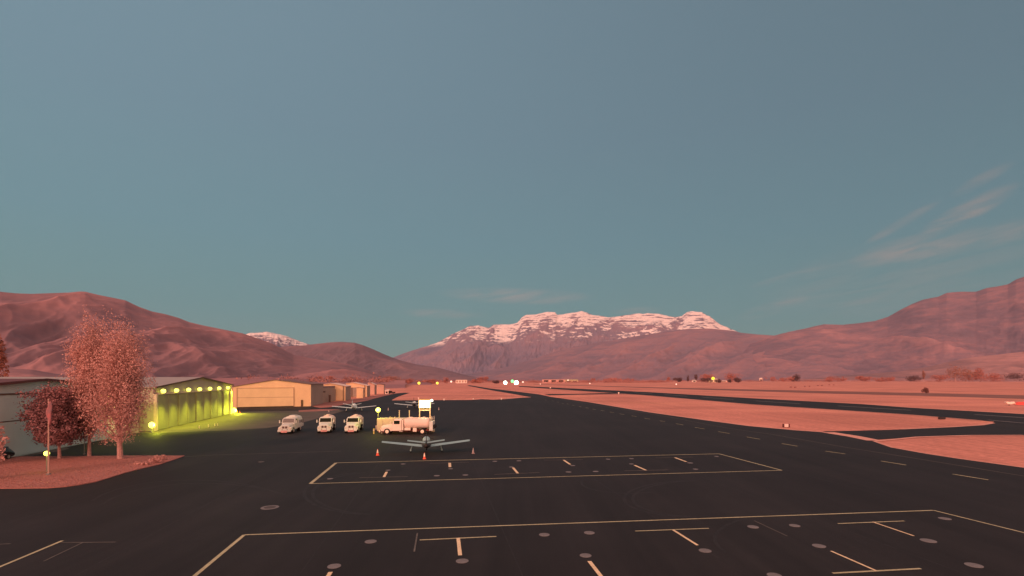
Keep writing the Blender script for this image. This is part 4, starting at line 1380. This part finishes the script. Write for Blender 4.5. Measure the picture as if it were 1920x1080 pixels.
# --- guidance signs in the grass
b = G(1474, 801)
s = b.y / F
root = empty('taxiway_sign', (b.x, b.y, 0), R(-3), 'low taxiway sign with a pale panel between dark ends', 'sign')
MB().box((0, 0, s * 3.2), (s * 7.6, 0.25, s * 5.6), bev=0.03).build('panel', mat('sign_panel', (0.85, 0.62, 0.55), 0.5, var=0.2, scale=1.2), root)
for sx_ in (-1, 1):
    MB().box((sx_ * s * 4.9, 0, s * 3.1), (s * 2.0, 0.45, s * 6.2), bev=0.03).build('end_cap', mat('sign_cap', (0.10, 0.03, 0.03), 0.6), root)
MB().box((0, 0, s * 0.2), (s * 9, 0.3, s * 0.5)).build('base', mat('sign_base', (0.12, 0.05, 0.04), 0.6), root)
b = G(1766, 786.2)
s = b.y / F
root = empty('taxiway_sign', (b.x, b.y, 0), R(4), 'dark box shaped sign back beside the runway edge', 'sign')
MB().box((0, 0, s * 2.3), (s * 12, 0.5, s * 4.0), bev=0.05).build('panel', mat('sign_back', (0.035, 0.025, 0.025), 0.6), root)
MB().box((-s * 4, 0, s * 0.2), (s, 0.3, s * 0.5)).build('leg', DARKG, root)
MB().box((s * 4, 0, s * 0.2), (s, 0.3, s * 0.5)).build('leg', DARKG, root)
# --- wind indicator lying low at the right edge: white cone head and red sleeve
b = G(1898, 760.5)
s = b.y / F
root = empty('wind_tee', (b.x, b.y, 0), R(0), 'red and white landing marker low in the grass at the right edge', 'wind indicator')
MB().loft([[(x * s, y_ * s, z * s) for (y_, z) in [(-2, z0), (2, z0), (2, z1), (-2, z1)]] for (x, z0, z1) in [(-13, 6.2, 7.4), (-10, 3.0, 7.4), (-4, 2.6, 7.0), (2, 4.4, 7.6), (4.5, 2.6, 3.2)]]).build('head', W_WHT, root)
MB().loft([[(x * s, y_ * s, z * s) for (y_, z) in [(-1.6, z0), (1.6, z0), (1.6, z1), (-1.6, z1)]] for (x, z0, z1) in [(4.7, 2.0, 4.0), (10, 1.2, 6.8), (24, 0.9, 7.2), (46, 0.8, 6.6)]]).build('sleeve', mat('red_sleeve', (0.68, 0.10, 0.09), 0.6), root)
MB().cyl((-6 * s, 0, -0.1), (-6 * s, 0, 3.0 * s), 0.12).cyl((30 * s, 0, -0.1), (30 * s, 0, 1.2 * s), 0.12).build('support', TRIMD, root)

# --- flagpole with a limp flag and a lamp
b = G(91, 891)
h = up_to(b, 752)
root = empty('flagpole', (b.x, b.y, 0.07), 0, 'slim flagpole on the lawn with a limp faded flag', 'flagpole')
MB().cyl((0, 0, -0.1), (0, 0, h * 0.5), 0.075, 0.06, 10).cyl((0, 0, h * 0.5), (0, 0, h), 0.06, 0.035, 10).ball((0, 0, h + 0.05), 0.07, n=10).build('pole', mat('pole_paint', (0.50, 0.32, 0.25), 0.5), root)
MB().cyl((0, 0, -0.1), (0, 0, 0.1), 0.22, 0.18, 14).build('base', PADM, root)
fr = []
for k in range(13):
    f = k / 12
    z = h - 0.12 - f * 2.35
    wdt = 0.08 + 0.13 * math.sin(math.pi * min(1, f * 1.05) ** 0.75) * (1.2 if f > 0.3 else 0.9)
    ring = []
    for j in range(14):
        a = 2 * math.pi * j / 14
        rr = wdt * (1 + 0.28 * math.sin(3 * a + k * 0.5))
        ring.append((0.10 + rr * math.cos(a) + 0.05 * math.sin(k * 0.9), rr * 0.6 * math.sin(a), z))
    fr.append(ring)
MB().loft(fr).build('flag', mat('flag_cloth', (0.42, 0.12, 0.12), 0.8, col2=(0.24, 0.13, 0.14), scale=2.2), root, smooth=True)
root = empty('bollard_lamp', ((87.6 - 960) / F * (b.y + 1.5), b.y + 1.5, 0.07), 0, 'bright yellow-green lamp glowing beside the flagpole', 'lamp')
lh = up_to((b.x, b.y + 1.5, 0), 851.5)
MB().ball((0, 0, lh), 0.24, n=16).build('lamp_globe', LAMP, root, smooth=True)
MB().cyl((0, 0, -0.05), (0, 0, lh - 0.15), 0.05, 0.05, 8).build('post', HOUS, root)
point_light('lamp_light', (0, -0.5, lh), 14, YG, root, 0.15)
# lamps seen among the trees
post_lamp('wall_light', 'white lamp shining through the dark plum tree', 158, 838, 762.5, 3.2, LAMPW, power=60, col=(1, .95, .8), base=G(158, 852), pole=0.04)
for k, (u, v, r__) in enumerate([(206, 741.5, 2.2), (217.5, 739.8, 3.6)]):
    post_lamp('area_light', ['smaller yellow lamp among the poplar leaves', 'larger yellow lamp among the poplar leaves'][k], u, 820, v, r__, LAMP, power=120, col=YG, base=G(u, 822), pole=0.04)
# pale building behind the trees (its lit wall shows through the leaves)
b0 = G(203, 815)
root = empty('office_building', (b0.x, b0.y, 0), R(0), 'pale lit building mostly hidden behind the poplars', 'building')
MB().box((0, 1.5, 2.9), (5.6, 3, 5.8)).build('wall', mat('pale_wall', (0.62, 0.52, 0.38), 0.7), root)
MB().box((0, 1.5, 5.95), (6.0, 3.4, 0.3)).build('roof', ROOFG, root)
for k in range(3):
    MB().box((-1.9 + 1.9 * k, -0.04, 2.9), (1.2, 0.08, 1.5)).build('window', mat('lit_window', (0.9, 0.8, 0.4), 0.4, emis=((0.75, 0.62, 0.2), 0.8)), root)
point_light('lamp_light', (1.0, -2.6, 5.0), 900, (1.0, 0.9, 0.45), root, 0.3)
# dark car at the left edge
b = G(-14, 866)
root = empty('parked_car', (b.x - 0.4, b.y, 0.0), R(100), 'black car cut off by the left edge beside the lawn', 'car')
BLK = mat('black_car_paint', (0.012, 0.011, 0.012), 0.35, spec=0.5)
ring = []
body = [(-2.3, 0.35, 0.85), (-2.2, 0.32, 1.0), (-1.2, 0.3, 1.08), (-0.6, 0.3, 1.5), (0.6, 0.3, 1.55), (1.5, 0.3, 1.48), (2.1, 0.32, 1.05), (2.3, 0.4, 0.9)]
MB().loft([[(x, y_, z0 + (z1 - z0) * f) for (y_, f) in [(-0.88, 0), (0.88, 0), (0.92, 0.5), (0.72, 0.97), (0.5, 1.0), (-0.5, 1.0), (-0.72, 0.97), (-0.92, 0.5)]] for (x, z0, z1) in body]).build('body', BLK, root, smooth=False)
for x in (-1.45, 1.4):
    for s_ in (-1, 1):
        w_ = MB().cyl((x, s_ * 0.70, 0.34), (x, s_ * 0.93, 0.34), 0.34, n=20).build('wheel', DARKG, root)
        MB().cyl((x, s_ * 0.931, 0.34), (x, s_ * 0.945, 0.34), 0.2, n=16).build('rim', HOUS, w_)
MB().box((1.82, 0, 1.28), (0.04, 1.2, 0.3), Matrix.Translation((0, 0, 0))).build('rear_window', DARKG, root)

# ================================================================== aircraft
def airfoil(chord, th, n=7):
    up, lo = [], []
    for i in range(n + 1):
        x = i / n
        t = th * chord * 2.6 * (0.2969 * math.sqrt(x) - 0.126 * x - 0.3516 * x * x + 0.2843 * x ** 3 - 0.1015 * x ** 4)
        up.append((x * chord, t * 1.25))
        lo.append((x * chord, -t * 0.75))
    return up + lo[::-1][1:-1]


def aircraft(loc, rz, label, paint, dark, span=10.8, tail=4.3, s=1.0, group='parked light aircraft', grp_prop=True, dih=0.115, tdih=0.13):
    """nose towards +Y of its own frame"""
    root = empty('airplane', loc, rz, label, 'airplane', group)
    root.scale = (s, s, s)
    # fuselage
    secs = [(-3.9, 0.10, 0.16, 1.35), (-3.2, 0.18, 0.26, 1.30), (-2.2, 0.32, 0.40, 1.22), (-1.0, 0.50, 0.52, 1.13), (0.0, 0.60, 0.58, 1.08), (1.1, 0.60, 0.58, 1.06), (2.0, 0.52, 0.50, 1.05), (2.8, 0.42, 0.40, 1.05), (3.15, 0.24, 0.24, 1.05)]
    rg = [[(w * math.cos(2 * math.pi * k / 16), y_, zc + hh * math.sin(2 * math.pi * k / 16)) for k in range(16)] for (y_, w, hh, zc) in secs]
    fus = MB().loft(rg).build('fuselage', dark, root, smooth=True)
    MB().loft([[(w * math.cos(math.pi * k / 8), y_, 1.5 + hh * math.sin(math.pi * k / 8)) for k in range(9)] for (y_, w, hh) in [(-1.5, 0.10, 0.04), (-1.0, 0.36, 0.28), (-0.2, 0.48, 0.46), (0.5, 0.46, 0.44), (1.2, 0.38, 0.24), (1.5, 0.3, 0.06)]]).build('canopy', paint, root, smooth=True)
    for sg in (-1, 1):
        secw = []
        for f in (0.0, 0.25, 0.6, 0.97, 1.0):
            ch = 1.95 - 0.6 * f
            if f == 1.0:
                ch *= 0.75
            x = sg * (0.5 + (span / 2 - 0.5) * f)
            z = 0.80 + dih * (abs(x) - 0.5)
            secw.append([(x, 0.95 - 0.1 * f - c_, z + t) for (c_, t) in airfoil(ch, 0.17)])
        wg = MB().loft(secw).build('wing', paint, root, smooth=False)
        secw = []
        for f in (0.0, 0.5, 1.0):
            ch = 1.15 - 0.25 * f
            x = sg * (0.08 + (tail / 2 - 0.08) * f)
            secw.append([(x, -3.0 - 0.12 * f - c_, 1.62 + tdih * abs(x) + t) for (c_, t) in airfoil(ch, 0.17)])
        MB().loft(secw).build('tailplane', paint, root)
        # main gear
        g_ = MB().cyl((sg * 1.75, 0.15, 0.86), (sg * 1.9, 0.05, 0.3), 0.075, 0.05, 8).build('gear_leg', paint, root)
        MB().cyl((sg * 1.82, 0.05, 0.20), (sg * 1.98, 0.05, 0.20), 0.20, n=16).build('wheel', DARKG, g_)
        MB().ball((sg * 1.9, 0.05, 0.27), 0.2, (0.55, 1.5, 0.85), 12).build('wheel_fairing', paint, g_)
    # fin and rudder
    secw = []
    for f in (0.0, 0.5, 1.0):
        ch = 1.35 - 0.65 * f
        z = 1.45 + 1.6 * f
        secw.append([(t * 0.9, -2.75 - 0.6 * f - c_, z) for (c_, t) in airfoil(ch, 0.2)])
    MB().loft(secw).build('fin', dark, root)
    g_ = MB().cyl((0, 2.4, 0.8), (0, 2.45, 0.2), 0.05, 0.04, 8).build('nose_gear', paint, root)
    MB().cyl((-0.07, 2.45, 0.17), (0.07, 2.45, 0.17), 0.17, n=14).build('wheel', DARKG, g_)
    pr = MB().cyl((0, 3.15, 1.05), (0, 3.5, 1.05), 0.2, 0.04, 12).build('spinner', paint, root)
    bl = MB()
    for a in (0, 120, 240):
        a = R(a + 20)
        dx_, dz_ = math.cos(a), math.sin(a)
        bl.prism([(dx_ * 0.15 - dz_ * 0.05, 3.28, 1.05 + dz_ * 0.15 + dx_ * 0.05), (dx_ * 0.95 - dz_ * 0.04, 3.28, 1.05 + dz_ * 0.95 + dx_ * 0.04), (dx_ * 0.95 + dz_ * 0.04, 3.28, 1.05 + dz_ * 0.95 - dx_ * 0.04), (dx_ * 0.15 + dz_ * 0.07, 3.28, 1.05 + dz_ * 0.15 - dx_ * 0.07)], (0, 0.03, 0))
    bl.build('propeller', DARKG, pr)
    return root


P_GREY = mat('grey_aircraft_paint', (0.30, 0.46, 0.45), 0.5, var=0.06, scale=1.5)
P_DARK = mat('dark_aircraft_paint', (0.055, 0.05, 0.048), 0.5)
P_LT = mat('white_aircraft_paint', (0.78, 0.88, 0.80), 0.45, var=0.04)
q = G(799.5, 848)
aircraft((q.x, q.y, 0), R(9), 'nearest light aircraft, grey low wing, parked tail to camera by the tie-down row', P_GREY, P_DARK)
q = G(664, 771)
aircraft((q.x, q.y, 0), R(10), 'white low wing aircraft parked behind the fuel trucks', P_LT, P_LT, s=1.13, dih=0.10, tdih=0.22)
q = G(777, 765.5)
aircraft((q.x, q.y, 0), R(8), 'far white aircraft half hidden behind the lit sign', P_LT, P_DARK, s=1.15, dih=0.10)

# ================================================================== trucks
TW = mat('white_truck_paint', (0.80, 0.85, 0.72), 0.45, var=0.04, scale=1)
TP = mat('pink_truck_paint', (0.86, 0.72, 0.58), 0.45, var=0.05, scale=1)
TT = mat('tank_paint', (0.80, 0.64, 0.52), 0.4, var=0.05, scale=0.7)
TG = mat('grey_truck_paint', (0.64, 0.66, 0.58), 0.5, var=0.05)
GLASS = mat('dark_windscreen', (0.012, 0.018, 0.010), 0.25, spec=0.12)
GLASSG = mat('grey_windscreen', (0.15, 0.14, 0.13), 0.25, spec=0.6)
CHROME = mat('bright_metal', (0.75, 0.68, 0.60), 0.35, metal=0.6)
REDM = mat('red_underframe', (0.30, 0.06, 0.05), 0.6)
BUMP = mat('pink_bumper', (0.80, 0.40, 0.36), 0.5)
TYRE = mat('tyre_rubber', (0.014, 0.012, 0.013), 0.85)
HEADL = mat('headlamp_lens', (0.95, 0.80, 0.62), 0.2, spec=0.7)


def truck(loc, rz, label, body='tank', paint=TW, tankp=TT, glass=GLASS, L=7.6, group=None, side_detail=False, lid=TP):
    """bonneted truck, front towards -Y of its own frame, centred on the front axle"""
    root = empty('fuel_truck' if body == 'tank' else 'box_truck', loc, rz, label, 'truck', group)
    # chassis
    MB().box((-0.4, L / 2 - 1.4, 0.62), (0.12, L - 0.6, 0.22)).box((0.4, L / 2 - 1.4, 0.62), (0.12, L - 0.6, 0.22)).box((0, L / 2 - 1.4, 0.55), (0.7, L - 1.4, 0.1)).build('chassis', REDM if side_detail else TYRE, root)
    # hood: sloped nose
    hood = [[(-w, y_, z0), (w, y_, z0), (w, y_, z1 - 0.16), (w * 0.72, y_, z1), (-w * 0.72, y_, z1), (-w, y_, z1 - 0.16)] for (y_, w, z0, z1) in [(-1.05, 0.66, 0.62, 1.30), (-0.9, 0.74, 0.6, 1.42), (0.2, 0.84, 0.6, 1.60), (0.75, 0.92, 0.6, 1.68)]]
    hd = MB().loft(hood).build('hood', paint, root)
    for gx in (-0.24, 0.24):
        MB().box((gx, -1.07, 1.06), (0.34, 0.06, 0.34), bev=0.02).build('grille', TRIMD, hd)
    for sg in (-1, 1):
        MB().loft([[(sg * x, y_, z) for (x, z) in [(0.68, 0.55), (1.06, 0.55), (1.08, zt_), (0.68, zt_ + 0.04)]] for (y_, zt_) in [(-1.05, 0.86), (-0.7, 1.06), (0.0, 1.18), (0.55, 1.10), (0.74, 0.9)]]).build('fender', paint, hd)
        MB().ball((sg * 0.86, -1.07, 0.95), 0.15, (1.1, 0.5, 0.9), 12).build('headlight', HEADL, root, smooth=True)
        m_ = MB().cyl((sg * 1.0, 0.75, 1.75), (sg * 1.32, 0.62, 1.85), 0.025, n=6).box((sg * 1.36, 0.6, 1.9), (0.16, 0.10, 0.5), bev=0.03).build('mirror', paint, root)
    MB().box((0, -1.28, 0.50), (1.95 if body == 'tank' else 2.1, 0.22, 0.30), bev=0.05).build('bumper', paint, root)
    MB().box((0, -1.40, 0.40), (1.0, 0.05, 0.34), bev=0.02).build('front_plate', BUMP, root)
    # cab
    cab = MB().loft([[(-w, y_, 0.6), (w, y_, 0.6), (w, y_, zt_ - 0.2), (w * 0.86, y_, zt_), (-w * 0.86, y_, zt_), (-w, y_, zt_ - 0.2)] for (y_, w, zt_) in [(0.76, 1.04, 1.72), (1.12, 1.06, 2.42), (1.35, 1.06, 2.50), (2.35, 1.06, 2.52)]]).build('cab', paint, root)
    # windscreen leans with the cab front
    MB().prism([(-0.92, 0.772, 1.72), (0.92, 0.772, 1.72), (0.88, 1.09, 2.37), (-0.88, 1.09, 2.37)], (0, -0.03, 0.012)).build('windscreen', glass, cab)
    for sg in (-1, 1):
        dr_ = MB().box((sg * 1.065, 1.68, 1.35), (0.03, 1.05, 1.35), bev=0.01).build('door', paint, cab)
        MB().box((sg * 1.088, 1.60, 1.98), (0.02, 0.95, 0.56)).build('door_window', glass, cab)
    MB().box((0, 1.5, 2.56), (1.0, 0.22, 0.09), bev=0.03).build('roof_lights', lid, cab)
    yb0, yb1 = 2.75, L - 1.5
    if body == 'tank':
        n = 24
        rg = []
        for (y_, k) in [(yb0, 0.80), (yb0 + 0.12, 0.95), (yb0 + 0.3, 1.0), (yb1 - 0.3, 1.0), (yb1 - 0.12, 0.95), (yb1, 0.80)]:
            rg.append([(1.12 * k * math.copysign(abs(math.cos(2 * math.pi * i / n)) ** 0.8, math.cos(2 * math.pi * i / n)), y_, 1.78 + 0.86 * k * math.copysign(abs(math.sin(2 * math.pi * i / n)) ** 0.8, math.sin(2 * math.pi * i / n))) for i in range(n)])
        tk = MB().loft(rg).build('tank', tankp, root, smooth=False)
        for y_ in (yb0 + 0.35, (yb0 + yb1) / 2, yb1 - 0.35):
            MB().loft([[(1.14 * math.copysign(abs(math.cos(2 * math.pi * i / n)) ** 0.8, math.cos(2 * math.pi * i / n)), yy, 1.78 + 0.88 * math.copysign(abs(math.sin(2 * math.pi * i / n)) ** 0.8, math.sin(2 * math.pi * i / n))) for i in range(n)] for yy in (y_ - 0.03, y_ + 0.03)]).build('tank_band', tankp, tk)
        MB().cyl((0, yb0 + 1.0, 2.6), (0, yb0 + 1.0, 2.80), 0.3, 0.26, 16).cyl((0, yb1 - 1.0, 2.6), (0, yb1 - 1.0, 2.78), 0.24, n=16).box((0, (yb0 + yb1) / 2, 2.68), (0.5, yb1 - yb0 - 0.9, 0.06)).build('hatch', lid, tk)
        MB().box((0, yb0 - 0.2, 1.5), (2.1, 0.24, 1.7), bev=0.03).build('pump_cabinet', paint, root)
        MB().box((0, yb1 + 0.32, 1.35), (2.1, 0.6, 1.5), bev=0.04).build('rear_cabinet', TG if side_detail else paint, root)
        MB().cyl((-0.8, yb1 + 0.66, 1.2), (0.8, yb1 + 0.66, 1.2), 0.34, n=18).build('hose_reel', TYRE, root)
    else:
        n = 14
        bx = []
        for (y_, k) in [(yb0 - 0.35, 0.97), (yb0 - 0.1, 1.0), (yb1 - 0.3, 1.0), (yb1, 0.95)]:
            bx.append([(-1.16 * k, y_, 0.72), (1.16 * k, y_, 0.72), (1.18 * k, y_, 2.1), (1.0 * k, y_, 2.55), (0.5 * k, y_, 2.72), (-0.5 * k, y_, 2.72), (-1.0 * k, y_, 2.55), (-1.18 * k, y_, 2.1)])
        bb = MB().loft(bx).build('box_body', tankp, root)
        for k in range(3):
            for sg in (-1, 1):
                MB().box((sg * 1.182, yb0 + 0.5 + k * 0.85, 1.75), (0.02, 0.5, 0.5)).build('side_window', GLASSG, bb)
                MB().box((sg * 1.185, yb0 + 0.5 + k * 0.85, 1.08), (0.03, 0.7, 0.5), bev=0.005).build('side_locker', paint, bb)
        MB().box((0, yb0 + 0.8, 2.76), (1.0, 1.4, 0.12), bev=0.03).build('roof_unit', paint, bb)
    for (y_, dual) in ((0.0, 0), (L - 2.6, 1)):
        for sg in (-1, 1):
            w0 = 0.30 if not dual else 0.55
            wl = MB().cyl((sg * (1.12 - w0), y_, 0.48), (sg * 1.14, y_, 0.48), 0.5, n=24).build('wheel', TYRE, root)
            MB().cyl((sg * 1.142, y_, 0.48), (sg * 1.16, y_, 0.48), 0.29, 0.26, 18).cyl((sg * 1.161, y_, 0.48), (sg * 1.20, y_, 0.48), 0.09, n=12).build('rim', HEADL if side_detail else CHROME, wl)
    if side_detail:
        for sg in (-1, 1):
            bx_ = MB()
            bx_.box((sg * 0.95, 3.35, 0.88), (0.3, 1.0, 0.42), bev=0.03)
            bx_.box((sg * 0.95, 4.55, 0.74), (0.3, 0.62, 0.6), bev=0.03)
            bx_.build('side_locker', TP, root)
            MB().box((sg * 1.0, 2.3, 0.5), (0.3, 0.6, 0.08)).box((sg * 1.0, 2.3, 0.75), (0.25, 0.5, 0.06)).build('step', CHROME, root)
        MB().cyl((-0.9, 3.1, 0.5), (-0.9, 3.8, 0.66), 0.05).cyl((-0.9, 6.3, 0.5), (-0.9, 5.9, 0.8), 0.05).build('pipe', CHROME, root)
        ld = MB()
        for xx in (-0.25, 0.25):
            ld.cyl((-1.1, yb1 + 0.3 + xx, 0.7), (-1.1, yb1 + 0.3 + xx, 2.9), 0.03, n=6)
        for k in range(8):
            ld.cyl((-1.1, yb1 + 0.05, 0.9 + k * 0.26), (-1.1, yb1 + 0.55, 0.9 + k * 0.26), 0.02, n=6)
        ld.build('ladder', CHROME, root)
    return root


q = G(605.5, 811.5)
tr2 = truck((q.x + 0.1, q.y + 0.6, 0), R(13), 'white fuel truck facing the camera, left one of the two twins', group='white fuel trucks')
q = G(659, 811.5)
c2 = copy_tree(tr2)
c2.location = (q.x - 0.1, q.y + 0.6, 0)
c2.rotation_euler = (0, 0, R(9))
c2['label'] = 'white fuel truck facing the camera, right one of the two twins nearer the fuel station'
q = G(537, 813)
truck((q.x - 0.2, q.y + 0.6, 0), R(6), 'grey-white box truck parked left of the two white fuel trucks', body='box', paint=TG, tankp=TG, glass=GLASSG, L=6.3, lid=TW, group=None)
q = G(725.5, 814.6)
truck((q.x, q.y + 1.15, 0), R(-90), 'pink-lit fuel truck seen from the side in front of the storage tank', paint=TP, tankp=TT, L=8.4, side_detail=True, lid=TP)

# --- fuel station: storage tank, vents, lamp and the floodlit sign
fy = 87.6
x0, x1 = (706.5 - 960) / F * fy, (808 - 960) / F * fy
fz = up_to((0, fy, 0), 784.6)
FT = mat('storage_tank_paint', (0.60, 0.53, 0.33), 0.55, var=0.05, scale=0.6)
root = empty('fuel_storage_tank', (x0, fy, 0), 0, 'long cream storage tank behind the fuel truck, with two vent pipes', 'storage tank')
w_ = x1 - x0
MB().box((w_ / 2, 1.3, fz / 2 + 0.1), (w_, 2.6, fz - 0.2), bev=0.10).build('tank', FT, root)
MB().box((w_ / 2, 1.3, 0.08), (w_ * 0.96, 2.2, 0.2)).build('skid', REDM, root)
for k in range(5):
    MB().box((w_ * (0.1 + 0.2 * k), -0.03, fz / 2 + 0.1), (0.10, 0.06, fz - 0.5)).build('rib', FT, root)
for u in (748.8, 767.6):
    x = (u - 960) / F * (fy + 1.3) - x0
    MB().cyl((x, 1.3, fz), (x, 1.3, fz + 1.25), 0.085, n=10).cyl((x, 1.3, fz + 1.22), (x, 1.3, fz + 1.32), 0.12, n=10).build('vent_pipe', FT, root)
for k, f in enumerate((0.22, 0.26, 0.31, 0.57, 0.62, 0.76)):
    MB().cyl((w_ * f, 1.0, fz - 0.02), (w_ * f, 1.0, fz + (0.12 if k % 2 else 0.2)), 0.2 if k % 2 else 0.12, n=12).build('fitting', FT, root)
MB().box((w_ + 0.25, 0.8, 1.0), (0.45, 1.2, 1.9), bev=0.05).build('dispenser', FT, root)
# sign on two legs
sx0, sx1 = (785.5 - 960) / F * fy, (806.5 - 960) / F * fy
zb, zt = up_to((0, fy, 0), 764.6), up_to((0, fy, 0), 750.4)
root = empty('fuel_sign', (sx0, fy + 0.3, 0), 0, 'brightly lit blank yellow-white sign panel on two legs above the storage tank', 'lit sign')
sw = sx1 - sx0
leg = mat('sign_leg', (0.80, 0.62, 0.35), 0.5)
for x in (0.06, sw - 0.06):
    MB().box((x, 0, (fz + zb) / 2 + 0.15), (0.14, 0.14, zb - fz + 0.5)).box((x, 0.0, fz + 0.06), (0.3, 0.3, 0.1)).build('leg', leg, root)
MB().box((sw / 2, 0, zb - 0.42), (sw - 0.26, 0.1, 0.16)).build('crossbar', leg, root)
MB().box((sw / 2, 0, (zb + zt) / 2), (sw + 0.16, 0.26, zt - zb + 0.14), bev=0.03).build('sign_case', leg, root)
MB().box((sw / 2, -0.15, (zb + zt) / 2), (sw - 0.02, 0.05, zt - zb - 0.02)).build('lit_panel', mat('lit_sign_face', (1, 1, 0.8), 0.4, emis=((1.0, 0.97, 0.36), 2.2)), root)
MB().box((sw / 2, -0.25, zt + 0.18), (sw * 0.8, 0.5, 0.08)).build('hood', mat('sign_hood', (0.5, 0.30, 0.1), 0.6), root)
point_light('lamp_light', (sw / 2, -1.2, zb - 0.2), 130, (1.0, 0.80, 0.40), root, 0.5)
MB().ball((sw + 0.28, -0.2, zt - 0.05), 0.2, n=12).build('side_lamp', LAMPW, root)
MB().cyl((sw + 0.05, -0.1, zt - 0.1), (sw + 0.28, -0.1, zt - 0.08), 0.04, n=8).build('lamp_arm', leg, root)
# lamp on the tank's left end
b = Vector(((709 - 960) / F * (fy + 0.4), fy + 0.4, 0))
lz = up_to(b, 768.6)
root = empty('tank_lamp', (b.x, b.y, 0), 0, 'yellow-green lamp on a short mast over the left end of the storage tank', 'lamp')
MB().cyl((0, 0, fz), (0, 0, lz - 0.2), 0.05, n=8).build('mast', HOUS, root)
MB().ball((0, 0, lz), 0.42, n=16).build('lamp_globe', LAMP, root, smooth=True)
point_light('lamp_light', (0, -0.75, lz), 210, YG, root, 0.3)
# bollards around the station
for k, (u, v, vt, c_, lb) in enumerate([(701, 813.6, 803.5, (0.62, 0.56, 0.14), 'yellow bollard at the left end of the fuel station'), (705.3, 805.5, 797.5, (0.8, 0.55, 0.5), 'pale bollard behind the yellow one at the left end of the station'),
                                        (810.3, 808.5, 789.5, (0.85, 0.48, 0.42), 'tall pink post at the right rear of the fuel truck'), (813.2, 809.5, 794, (0.85, 0.45, 0.42), 'shorter pink post, rightmost at the fuel station'),
                                        (716, 812.4, 808.5, (0.75, 0.65, 0.5), 'stubby cream post under the front of the side-on fuel truck')]):
    b = G(u, v)
    root = empty('bollard', (b.x, b.y, 0), 0, lb, 'bollard', 'bollards of the fuel station')
    hh = up_to(b, vt)
    MB().cyl((0, 0, 0), (0, 0, hh - 0.08), 0.12, n=14).ball((0, 0, hh - 0.08), 0.12, (1, 1, 0.7), 12).build('post', mat('bollard_%d' % k, c_, 0.5), root)
    MB().cyl((0, 0, hh * 0.6), (0, 0, hh * 0.75), 0.124, n=14).build('band', W_WHT, root)


# --- small posts on the paving before the floodlit hangar
for k, (u, v) in enumerate([(373.5, 803.5), (391, 801.5), (403, 799.5), (408, 799)]):
    b = G(u, v)
    root = empty('low_post', (b.x, b.y, 0), 0, '%s low pale post from the left on the paving before the floodlit hangar' % ['first', 'second', 'third', 'fourth'][k], 'post', 'low posts before the floodlit hangar')
    MB().cyl((0, 0, 0), (0, 0, 0.45), 0.07, 0.06, 10).ball((0, 0, 0.46), 0.075, n=10).build('post', W_WHT, root)
    MB().cyl((0, 0, 0), (0, 0, 0.05), 0.16, n=12).build('base', TRIMD, root)


# --- traffic cones
def cone(u, v, vt, label, m, group, lamp=None, s=1.0):
    b = G(u, v)
    h = up_to(b, vt)
    root = empty('traffic_cone', (b.x, b.y, 0), 0.3, label, 'cone', group)
    MB().box((0, 0, 0.02), (0.52 * h, 0.52 * h, 0.04), bev=0.008).build('base', m, root)
    MB().cyl((0, 0, 0.04), (0, 0, h * 0.40), 0.21 * h, 0.15 * h, 18).cyl((0, 0, h * 0.90), (0, 0, h), 0.055 * h, 0.035 * h, 18).build('body', m, root)
    MB().cyl((0, 0, h * 0.40), (0, 0, h * 0.90), 0.152 * h, 0.06 * h, 18).build('collar', lamp or W_WHT, root)
    return root


CON = mat('orange_cone_plastic', (0.85, 0.14, 0.07), 0.5)
REFL = mat('reflective_collar', (0.95, 0.78, 0.60), 0.3)
cone(708, 853.8, 842, 'orange cone with a bright collar off the left wing of the nearest aircraft', CON, 'cones around the nearest aircraft', REFL)
cone(795.8, 860.6, 848.6, 'orange cone with a bright collar right behind the tail of the nearest aircraft', CON, 'cones around the nearest aircraft', REFL)
cone(887.2, 850.3, 839.6, 'dull grey cone off the right wing of the nearest aircraft', mat('grey_cone', (0.33, 0.25, 0.24), 0.6), 'cones around the nearest aircraft', mat('grey_collar', (0.38, 0.32, 0.30), 0.6))
for k, (u, v, vt, lb) in enumerate([(728, 769.4, 764.4, 'small pale cone right of the yellow-green tank lamp'), (822.8, 768.5, 763.6, 'small pale cone right of the lit sign'), (616.6, 772.6, 768.4, 'small pale cone off the left wing of the white aircraft')]):
    cone(u, v, vt, lb, mat('pale_cone', (0.45, 0.36, 0.32), 0.6), 'pale cones by the far aircraft', mat('pale_collar', (0.5, 0.42, 0.38), 0.6))
for k, (u, v) in enumerate([(440.5, 774.5), (444.5, 774.2), (449.5, 773.8)]):
    cone(u, v, 769.5, '%s orange cone of the three by the foot of the floodlit hangar' % ['leftmost', 'middle', 'rightmost'][k], CON, 'cones right of the floodlit hangar', mat('orange_collar', (0.9, 0.4, 0.1), 0.4))  # collars in one even orange

# ================================================================== the air over the valley
hz = MB().box((0, 8300, 1180), (26000, 18000, 2500)).build('haze', MATS['bark'])
hm = bpy.data.materials.new('valley_haze')
hm.use_nodes = True
t_ = hm.node_tree
t_.nodes.clear()
o_ = t_.nodes.new('ShaderNodeOutputMaterial')
v_ = t_.nodes.new('ShaderNodeVolumePrincipled')
v_.inputs['Color'].default_value = (0.42, 0.70, 1.0, 1)
v_.inputs['Density'].default_value = 1.7e-5
v_.inputs['Anisotropy'].default_value = 0.0
t_.links.new(v_.outputs[0], o_.inputs['Volume'])
hz.data.materials.clear()
hz.data.materials.append(hm)
tag(hz, 'thin mauve haze filling the valley air', 'haze', kind='stuff')
